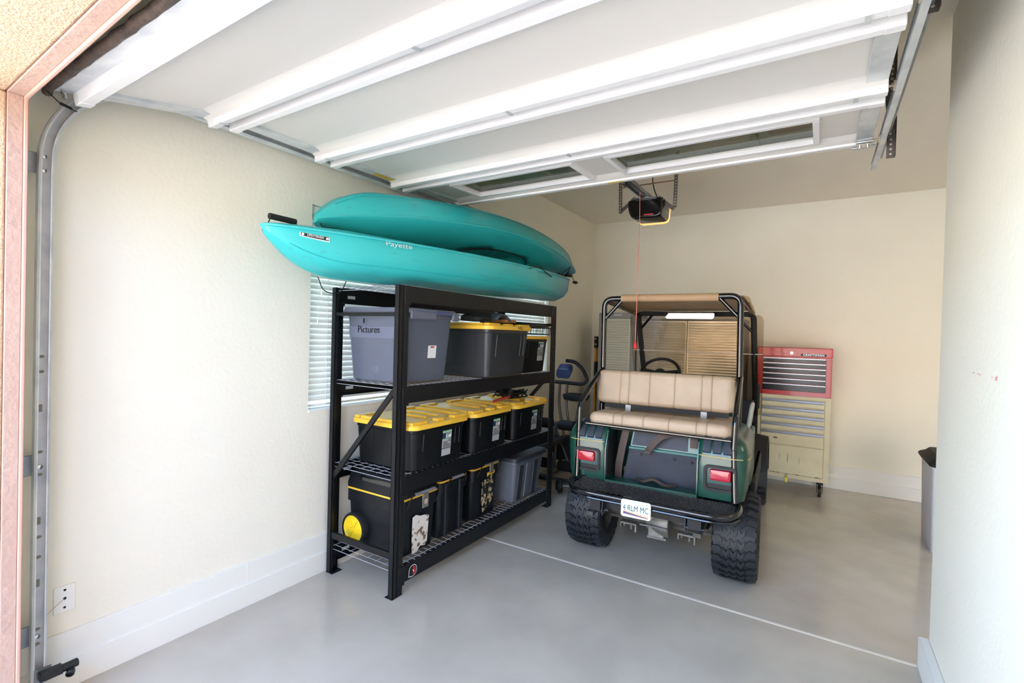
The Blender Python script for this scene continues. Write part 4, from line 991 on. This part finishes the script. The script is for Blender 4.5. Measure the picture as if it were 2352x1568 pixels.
# roll cage
def cage(pts, r, name='cage_tube', fl=.06, mt=None):
    q = MB(); q.tube(fillet(pts, fl, 6), r, n=14); return q.build(name, mt or m_cage, CR)
ZR = 1.858
cage([(-.485, .13, .78), (-.487, .13, 1.30), (-.49, .13, ZR), (.475, .13, ZR+.012), (.485, .10, 1.3), (.485, .12, .78)], .021, 'rear_hoop', .07)
cage([(-.50, 1.15, 1.79), (-.478, .16, ZR-.02)], .016, 'roof_rail', .01); cage([(.505, 1.15, 1.79), (.468, .16, ZR-.01)], .016, 'roof_rail', .01)
q = MB(); q.tube(fillet([(-.47, 1.72, .55), (-.48, 1.48, 1.05), (-.50, 1.18, 1.80), (.505, 1.18, 1.795), (.525, 1.50, 1.05), (.52, 1.72, .55)], .05), .026, n=4, sq=True); q.build('front_hoop', m_foam, CR)
for sx in (-1, 1):
    cage([(sx*.34, .13, ZR), (sx*.485, .13, 1.70)], .014, 'gusset', .01); cage([(sx*.36, 1.18, 1.79), (sx*.50, 1.25, 1.64)], .012, 'gusset', .01)
    xo = .49 if sx > 0 else -.487
    cage([(xo, .11, 1.31), (sx*.495, -.12, 1.20), (sx*.50, -.31, 1.09), (sx*.495, -.33, .87)], .019, 'arm_rest', .05)
    q = MB(); x1 = .515 if sx > 0 else -.478
    if sx > 0: q.cyl((.497, -.33, .90), (x1, -.37, .59), .019, n=14)
    else: q.cyl((-.495, -.33, .90), (-.485, -.37, .59), .019, n=12)
    q.build('footrest_strut', m_cage, CR, bevel=.004)
    cage([(sx*.49, -.33, .885), (sx*.49, .0, .86), (sx*.485, .12, .86)], .012, 'side_stay', .02)
    cage([(xo, .11, 1.06), (sx*.40, .07, 1.05)], .012, 'side_stay', .02)
# canopy
q = MB(); secs = []
for k in range(9):
    y = .13+(1.16-.13)*k/8; z = ZR+.012-.06*k/8; hx = .50 if 0 < k < 8 else .50
    secs.append([(-hx-.022, y, z-.03), (-hx-.018, y, z+.008), (-hx+.02, y, z+.02), (0, y, z+.024), (hx-.02, y, z+.02), (hx+.018, y, z+.008), (hx+.022, y, z-.03), (hx+.016, y, z-.03), (hx-.02, y, z+.012), (0, y, z+.014), (-hx+.02, y, z+.012), (-hx-.016, y, z-.03)])
q.loft(secs[1:]); 
wr = [(.13+.028*math.cos(a), ZR+.004+.028*math.sin(a)) for a in [math.radians(d_) for d_ in range(60, 290, 20)]]
q.loft([[(x, y, z) for y, z in wr]+[(x, .16, ZR-.018), (x, .16, ZR+.028)] for x in (-.355, -.345, 0, .325, .335)]); q.build('canopy', m_canvas, CR, ang=60)
q = MB(); q.loft([[(-.35, .14, ZR+.03), (.33, .14, ZR+.03), (.33, .3, ZR+.016), (-.35, .3, ZR+.016)], [(-.35, .14, ZR+.026), (.33, .14, ZR+.026), (.33, .3, ZR+.012), (-.35, .3, ZR+.012)]]); q.build('canopy_flap', m_canvas, CR)
# windshield
q = MB()
def wp(x, z): return (x, 1.20+(1.76-z)*.36, z)
o = rr(.585, .46, .05, 6, .0, 1.33)
q.loft([[wp(x, z) for x, z in o], [(wp(x, z)[0], wp(x, z)[1]+.005, z) for x, z in o]]); ws = q.build('windshield', m_tint, CR)
q = MB(); q.tube([wp(-.58, 1.445), wp(.58, 1.445)], .005, n=6); q.build('windshield_hinge', mat('hinge_clear', (180, 170, 160), .2), ws)
# mirror
q = MB(); q.loft([[(x, .985, z) for x, z in rr(.205, .03, .02, 5, .003, 1.775)], [(x, 1.0, z) for x, z in rr(.205, .03, .02, 5, .003, 1.775)]]); q.build('rear_view_mirror', mat('mirror_glass', (235, 238, 240), .03, 1.0), CR)
q = MB(); q.loft([[(x, 1.001, z) for x, z in rr(.21, .034, .022, 5, .003, 1.775)], [(x, 1.02, z) for x, z in rr(.2, .028, .02, 5, .003, 1.775)]]); q.cyl((0, 1.01, 1.775), (0, 1.16, 1.80), .008); q.build('mirror_housing', m_foam, CR)
# steering wheel, dash, front seats, front body
q = MB(); c = Vector((-.228, .95, 1.25)); n_ = Vector((0, -.75, .66)).normalized(); a_ = Vector((1, 0, 0)); b2 = n_.cross(a_)
q.tube([c+(a_*math.cos(2*PI*k/40)+b2*math.sin(2*PI*k/40))*.168 for k in range(40)], .014, n=10, closed=True); sw = q.build('steering_wheel', m_foam, CR)
q = MB()
for a in (0.2, PI-.2, -PI/2): q.bar(c, c+(a_*math.cos(a)+b2*math.sin(a))*.165, .03, .01, n_)
q.cyl(c-n_*.02, c+n_*.015, .045, n=16); q.build('wheel_spokes', m_foam, sw)
q = MB(); q.cyl(c-n_*.02, c+Vector((0, .42, -.42)), .022, n=10); q.build('steering_column', m_foam, CR)
q = MB(); q.loft([[(x, y, z) for y, z in ((1.40, .92), (1.46, 1.0), (1.62, .96), (1.95, .80), (2.05, .6), (2.0, .42), (1.5, .42), (1.42, .6))] for x in (-.50, -.46, .46, .50)]); q.build('front_cowl', m_cgreen, CR, bevel=.03, seg=3)
q = MB(); q.box(-.52, .52, 1.34, 1.40, .82, 1.03); q.build('dashboard', m_well, CR, bevel=.01)
q = MB(); q.box(.13, .26, 1.28, 1.36, 1.12, 1.20); q.box(.17, .22, 1.30, 1.34, 1.03, 1.12); q.build('dash_gadget', m_foam, CR, bevel=.005)
q = MB(); q.box(-.58, .58, .55, 1.55, .50, .56); q.build('floor_pan', m_well, CR)
q = MB(); q.box(-.57, .57, .18, .62, .56, .92); q.build('seat_box', m_cgreen, CR, bevel=.02)
def seatf(name, x0, x1, y0, y1, z0, z1):
    q = MB(); q.box(x0, x1, y0, y1, z0, z1); q.build(name, m_tan, CR, bevel=.03, seg=4)
seatf('front_seat_cushion', -.46, .46, .16, .62, .925, 1.01)
seatf('front_seat_backrest', -.42, .42, .125, .185, 1.06, 1.26)
for sx in (-1, 1):
    q = MB(); q.tube(fillet([(sx*.53, .30, .90), (sx*.555, .32, 1.10), (sx*.555, .52, 1.10), (sx*.53, .56, .90)], .07), .013, n=8); q.build('hip_rail', mat('hip_rail_cream', (196, 196, 190), .4), CR)
    q = MB(); q.box(sx*.575-.02, sx*.575+.02, .30, 1.60, .42, .56); q.build('rocker_panel', m_well, CR, bevel=.01)
    q = MB(); arch = [(1.72+.37*math.cos(a), .30+.37*math.sin(a)) for a in [PI*(1-k/16) for k in range(17)]]
    q.loft([[(sx*.53, y, z), (sx*.64, y, z-.015), (sx*.645, y, z-.04), (sx*.53, y, z-.03)] for y, z in arch]); q.build('front_fender_flare', m_well, CR)
q = MB(); q.box(.545, .575, 1.12, 1.22, .98, 1.20); q.build('side_mirror', m_foam, CR, bevel=.02)

# ------------------------------------------------------------------ cabinets at the back wall
def ribbed(q, x0, x1, z0, z1, y, pitch=.031, dep=.006):
    n = max(2, int((z1-z0)/pitch)); pts = []
    for k in range(n):
        a = z0+(z1-z0)*k/n; p_ = (z1-z0)/n
        pts += [(y, a), (y-dep*.85, a+p_*.18), (y-dep, a+p_*.4), (y-dep*.85, a+p_*.62), (y, a+p_*.80)]
    pts.append((y, z1))
    q.loft([[(x0, yy, zz) for yy, zz in pts], [(x1, yy, zz) for yy, zz in pts]], closed=False, cap=False)
def cabinet(name, label, x0, x1, yf, z1, doors, mt, frame=.045, group=None, z0=.02, splits=()):
    t = thing(name, label, 'cabinet', (x0, yf, 0), 0, group); W_ = x1-x0; dp = D-.05-yf
    q = MB(); q.box(0, .02, 0.03, dp, z0, z1); q.box(W_-.02, W_, .03, dp, z0, z1); q.box(.02, W_-.02, .03, dp, z1-.02, z1); q.box(.02, W_-.02, .03, dp, z0, z0+.05); q.box(.02, W_-.02, dp-.01, dp, z0+.05, z1-.02)
    q.box(0, frame, 0, .03, z0, z1); q.box(W_-frame, W_, 0, .03, z0, z1); q.box(frame, W_-frame, 0, .03, z1-frame, z1); q.box(frame, W_-frame, 0, .03, z0, z0+.06)
    q.build('carcass', m_cabf, t, bevel=.002)
    n = doors; a = frame*.9
    for k in range(n):
        u0 = a+(W_-2*a)*k/n+.003; u1 = a+(W_-2*a)*(k+1)/n-.003
        q = MB(); ribbed(q, u0+.015, u1-.015, z0+.08, z1-frame-.02, -.006)
        q.box(u0, u0+.018, -.012, .018, z0+.065, z1-frame-.005); q.box(u1-.018, u1, -.012, .018, z0+.065, z1-frame-.005); q.box(u0, u1, -.014, .018, z1-frame-.025, z1-frame-.005); q.box(u0, u1, -.004, .018, z0+.065, z0+.085)
        dr = q.build('door', mt, t, bevel=.0)
        q = MB(); xh = u1-.04 if (k == 0 and n > 1) else u0+.03; q.box(xh, xh+.012, -.03, -.012, .9, 1.0); q.build('handle', m_cabf, dr)
    return t
cabinet('storage_cabinet', 'tall narrow grey cabinet with a ribbed metal door in the back left corner', .285, .765, 5.42, 1.872, 1, m_ribw, .07)
cabinet('storage_cabinet', 'wide double door ribbed metal cabinet on the back wall seen through the windshield', .78, 1.96, 5.42, 1.80, 2, m_rib, .02)
q = MB(); q.box(.04, .10, -.005, -.001, 1.838, 1.852)
t = [o for o in bpy.data.objects if o.name == 'storage_cabinet'][0]
q2 = MB(); q2.box(.20, .30, -.004, -.001, 1.836, 1.852); q2.build('badge', m_wire, t)
q.bm.free()

# spirit level / yellow pole leaning in the corner
t = thing('spirit_level', 'long yellow spirit level standing in the back left corner', 'level', (.17, 5.64, 0))
q = MB(); q.box(-.012, .012, -.03, .03, .0, 1.42); q.build('beam', m_lev, t, bevel=.002)
q = MB(); q.box(-.024, .024, -.032, .032, 1.42, 1.572); q.build('end_block', m_foam, t, bevel=.008)
for z in (1.47, 1.54):
    q = MB(); q.lathe([(.012, 0), (0, .002)], (0, -.033, z), (0, -1, 0), n=14); q.build('vial', mat('vial_tan', (176, 150, 96), .3), t)
q = MB(); q.box(-.0145, .0145, -.0325, .0325, 1.02, 1.24); q.build('grip_panel', m_foam, t)

# ------------------------------------------------------------------ tool chest
TX0, TX1, TY = 2.105, 2.772, 5.42
t = thing('rolling_tool_cabinet', 'worn cream rolling tool cabinet with five slim drawers by the back wall', 'tool cabinet', (TX0, TY, 0))
W_ = TX1-TX0; dp = .45
q = MB(); q.box(0, W_, .004, dp, .155, 1.01); q.build('body', m_cream, t, bevel=.006)
q = MB(); q.box(-.001, .045, -.004, .01, .154, 1.009); q.box(W_-.045, W_+.001, -.004, .01, .154, 1.009); q.box(.045, W_-.045, -.004, .01, .985, 1.01); q.box(.045, W_-.045, -.004, .01, .155, .195); q.build('face_frame', m_cream, t)
zz = .975
for h in (.085, .082, .082, .082, .15):
    q = MB(); q.box(.05, W_-.05, -.012, .002, zz-h+.006, zz); dr = q.build('drawer', m_cream, t, bevel=.003)
    q = MB(); q.prism([(-.013, zz-.004), (-.024, zz-.010), (-.022, zz-.028), (-.013, zz-.036)], 'x', .055, W_-.055); q.build('pull_strip', m_strip, dr)
    zz -= h
q = MB(); q.box(.05, W_-.05, -.012, .002, .20, zz-.004); dr = q.build('door', m_cream, t, bevel=.003)
random.seed(5); chips = [(.16, .22, .552, .572), (.305, .312, .30, .42), (.232, .236, .33, .41), (.41, .414, .30, .38)]
for k in range(14):
    x = random.uniform(.06, W_-.09); chips.append((x, x+random.uniform(.008, .04), .198, .198+random.uniform(.003, .008)))
for x0, x1, z0_, z1_ in chips:
    q = MB(); n_ = 7; q.prism([((x0+x1)/2+(x1-x0)/2*math.cos(a)*random.uniform(.7, 1.1), (z0_+z1_)/2+(z1_-z0_)/2*math.sin(a)*random.uniform(.7, 1.2)) for a in [2*PI*j/n_ for j in range(n_)]], 'y', -.0129, -.0122)
    q.build('paint_chip', m_rust, dr)
q = MB(); q.box(.29, .315, -.03, -.012, .115, .165); q.tube(fillet([(.293, -.02, .165), (.293, -.02, .19), (.312, -.02, .19), (.312, -.02, .165)], .008), .003, n=6); q.build('padlock', m_pad, t, bevel=.003)
for x in (.06, W_-.07):
    for y in (.05, dp-.07):
        q = MB(); q.cyl((x-.014, y, .05), (x+.014, y, .05), .05, n=20); c_ = q.build('caster', m_foam, t)
        q = MB(); q.box(x-.026, x-.02, y-.02, y+.03, .04, .13); q.box(x+.02, x+.026, y-.02, y+.03, .04, .13); q.box(x-.03, x+.03, y-.03, y+.035, .13, .156); q.build('caster_fork', m_foam, c_)
t = thing('tool_chest', 'red tool chest with six black drawers on top of the cream cabinet', 'tool chest', (TX0, TY, 1.012))
q = MB(); q.box(-.0, W_, .004, .42, 0, .49); q.build('body', m_red, t, bevel=.006)
q = MB(); q.box(-.004, W_+.004, -.006, .425, .40, .495); ld = q.build('lid', m_red, t, bevel=.006)
q = MB(); q.box(-.001, .05, -.006, .006, .001, .40); q.box(W_-.045, W_+.001, -.006, .006, .001, .40); q.box(.05, W_-.045, -.006, .006, 0, .045); q.build('face_frame', m_red, t)
zz = .388
for h in (.052, .052, .055, .055, .055, .075):
    q = MB(); q.box(.055, W_-.05, -.012, .002, zz-h+.005, zz); dr = q.build('drawer', m_drawb, t, bevel=.002)
    q = MB(); q.prism([(-.013, zz-.0), (-.022, zz-.002), (-.022, zz-.010), (-.013, zz-.014)], 'x', .057, W_-.052); q.build('pull_strip', m_strip, dr)
    zz -= h
q = MB(); q.lathe([(.016, 0), (.015, .006), (.006, .007), (0, .005)], (W_*.47, -.006, .44), (0, -1, 0), n=18); q.build('lock', m_chrome, t)
q = MB(); q.box(W_-.27, W_-.05, -.0085, -.006, .413, .437); q.build('name_strip', m_ink, t)
text('lettering', 'CRAFTSMAN', .026, (W_-.16, -.0095, .425), (1, 0, 0), (0, 0, 1), m_strip, t, sx=1.25)
q = MB(); q.box(.13, .25, -.008, -.006, .433, .445); q.build('faded_decal', mat('decal_pink', (200, 120, 128), .5), t)

# ------------------------------------------------------------------ trash bin
t = thing('trash_bin', 'tall grey trash bin with a black lid half hidden behind the right wall edge', 'bin', (3.60, 4.62, 0))
q = MB(); loftrr(q, [(0, .18, .22, .03), (.01, .183, .225, .03), (.64, .195, .25, .035), (.645, .205, .26, .035), (.665, .205, .26, .035)]); q.build('body', m_bin, t)
q = MB(); loftrr(q, [(.655, .21, .265, .04), (.675, .22, .275, .045), (.69, .212, .268, .045), (.71, .18, .235, .05), (.735, .16, .21, .05), (.74, .13, .17, .04)]); q.build('lid', m_foam, t)

# ------------------------------------------------------------------ exercise corner
t = thing('exercise_bike', 'folding grey exercise bike with a black saddle and blue display behind the rack', 'exercise bike', (.20, 4.62, 0))
q = MB()
for dx in (-.04, .05):
    q.tube(fillet([(dx+.0, 0, 1.02), (dx-.01, .0, .80), (dx+.07, .0, .42), (dx+.03, 0, .30)], .1), .016, n=8)
q.tube(fillet([(.20, .02, .84), (.14, .0, .40), (.10, 0, .22)], .1), .016, n=8)
q.tube([(-.10, .0, .55), (.20, -.1, .03)], .013, n=8); q.tube([(.22, 0, .52), (.0, .12, .03)], .013, n=8)
q.cyl((-.05, -.18, .02), (-.05, .2, .02), .018); q.cyl((.22, -.2, .02), (.22, .16, .02), .018); q.build('frame', m_frame, t)
q = MB(); q.loft([[(x, y, z) for x, y in rr(a, b_, .05, 5, .165, 0)] for z, a, b_ in ((.84, .07, .06), (.855, .12, .10), (.90, .135, .11), (.915, .125, .105), (.92, .1, .08))]); q.build('saddle', m_foam, t)
q = MB(); q.tube(fillet([(.03, -.0, 1.285), (.14, 0, 1.28), (.24, .0, 1.20), (.30, .0, 1.08), (.24, .0, 1.03), (.04, 0, 1.035), (-.10, .0, 1.035)], .06), .021, n=10); q.build('handlebar', m_foam, t)
q = MB(); q.loft([[(x+.01, y, z+.06*k) for x, z in rr(.09, .055, .04, 5, .0, 1.135)] for k, y in enumerate((-.03, .04))]); q.build('display', m_blue, t, bevel=.008)
q = MB(); q.cyl((.03, -.05, .30), (.03, .05, .30), .13, n=24); q.build('flywheel', m_foam, t)
q = MB(); q.cyl((.03, -.10, .30), (.03, .10, .30), .012); q.box(-.02, .08, -.16, -.09, .19, .21); q.box(-.02, .08, .09, .16, .39, .41); q.build('pedals', m_foam, t)

t = thing('weight_bench', 'dark weight bench with rollers in the corner behind the rack', 'bench', (.25, 4.05, 0))
q = MB(); q.box(-.13, .13, -.25, .30, .42, .48); q.build('pad', m_foam, t, bevel=.015)
q = MB(); q.tube(fillet([(0, -.2, .03), (0, -.15, .42)], .02), .022, n=8); q.tube([(0, .25, .03), (0, .2, .42)], .022, n=8); q.cyl((-.2, -.2, .025), (.2, -.2, .025), .02); q.cyl((-.2, .25, .025), (.2, .25, .025), .02); q.bar((0, -.2, .40), (0, .3, .40), .04, .03); q.tube([(0, .2, .40), (0, .34, .62)], .02, n=8); q.tube([(0, .34, .62), (.0, .30, .12)], .018); q.build('frame', m_frame, t)
for z in (.60, .16):
    for sx in (-1, 1):
        q = MB(); q.cyl((sx*.05, .32, z), (sx*.22, .32, z), .055, n=18); q.build('roller_pad', m_foam, t)
lv = [('leaning closest to the bench foot', (.60, 4.02, .069), .4), ('lying by the exercise bike foot', (.66, 4.42, .069), -.5), ('lying in front of the white bucket', (.60, 4.95, .069), .9)]
for i, (lab, lc, rz_) in enumerate(lv):
    t = thing('dumbbell', 'black dumbbell on the floor '+lab, 'dumbbell', lc, rz_, 'dumbbells behind the rack')
    q = MB(); q.cyl((-.09, 0, 0), (.09, 0, 0), .015); q.build('bar', m_frame, t)
    for sx in (-1, 1):
        q = MB(); q.cyl((sx*.075, 0, 0), (sx*.12, 0, 0), .068, n=18); q.cyl((sx*.12, 0, 0), (sx*.14, 0, 0), .045, n=18); q.build('weight', m_foam, t, bevel=.006)
t = thing('bucket', 'round off-white lidded bucket on the floor behind the exercise bike', 'bucket', (.27, 5.18, 0))
q = MB(); q.lathe([(.0, .0), (.125, 0), (.13, .01), (.145, .35), (.15, .355)], n=32); q.build('body', m_bucket, t)
q = MB(); q.lathe([(.155, .335), (.157, .36), (.152, .372), (.14, .372), (.135, .362), (.0, .362)], n=32); q.build('lid', m_bucket, t)
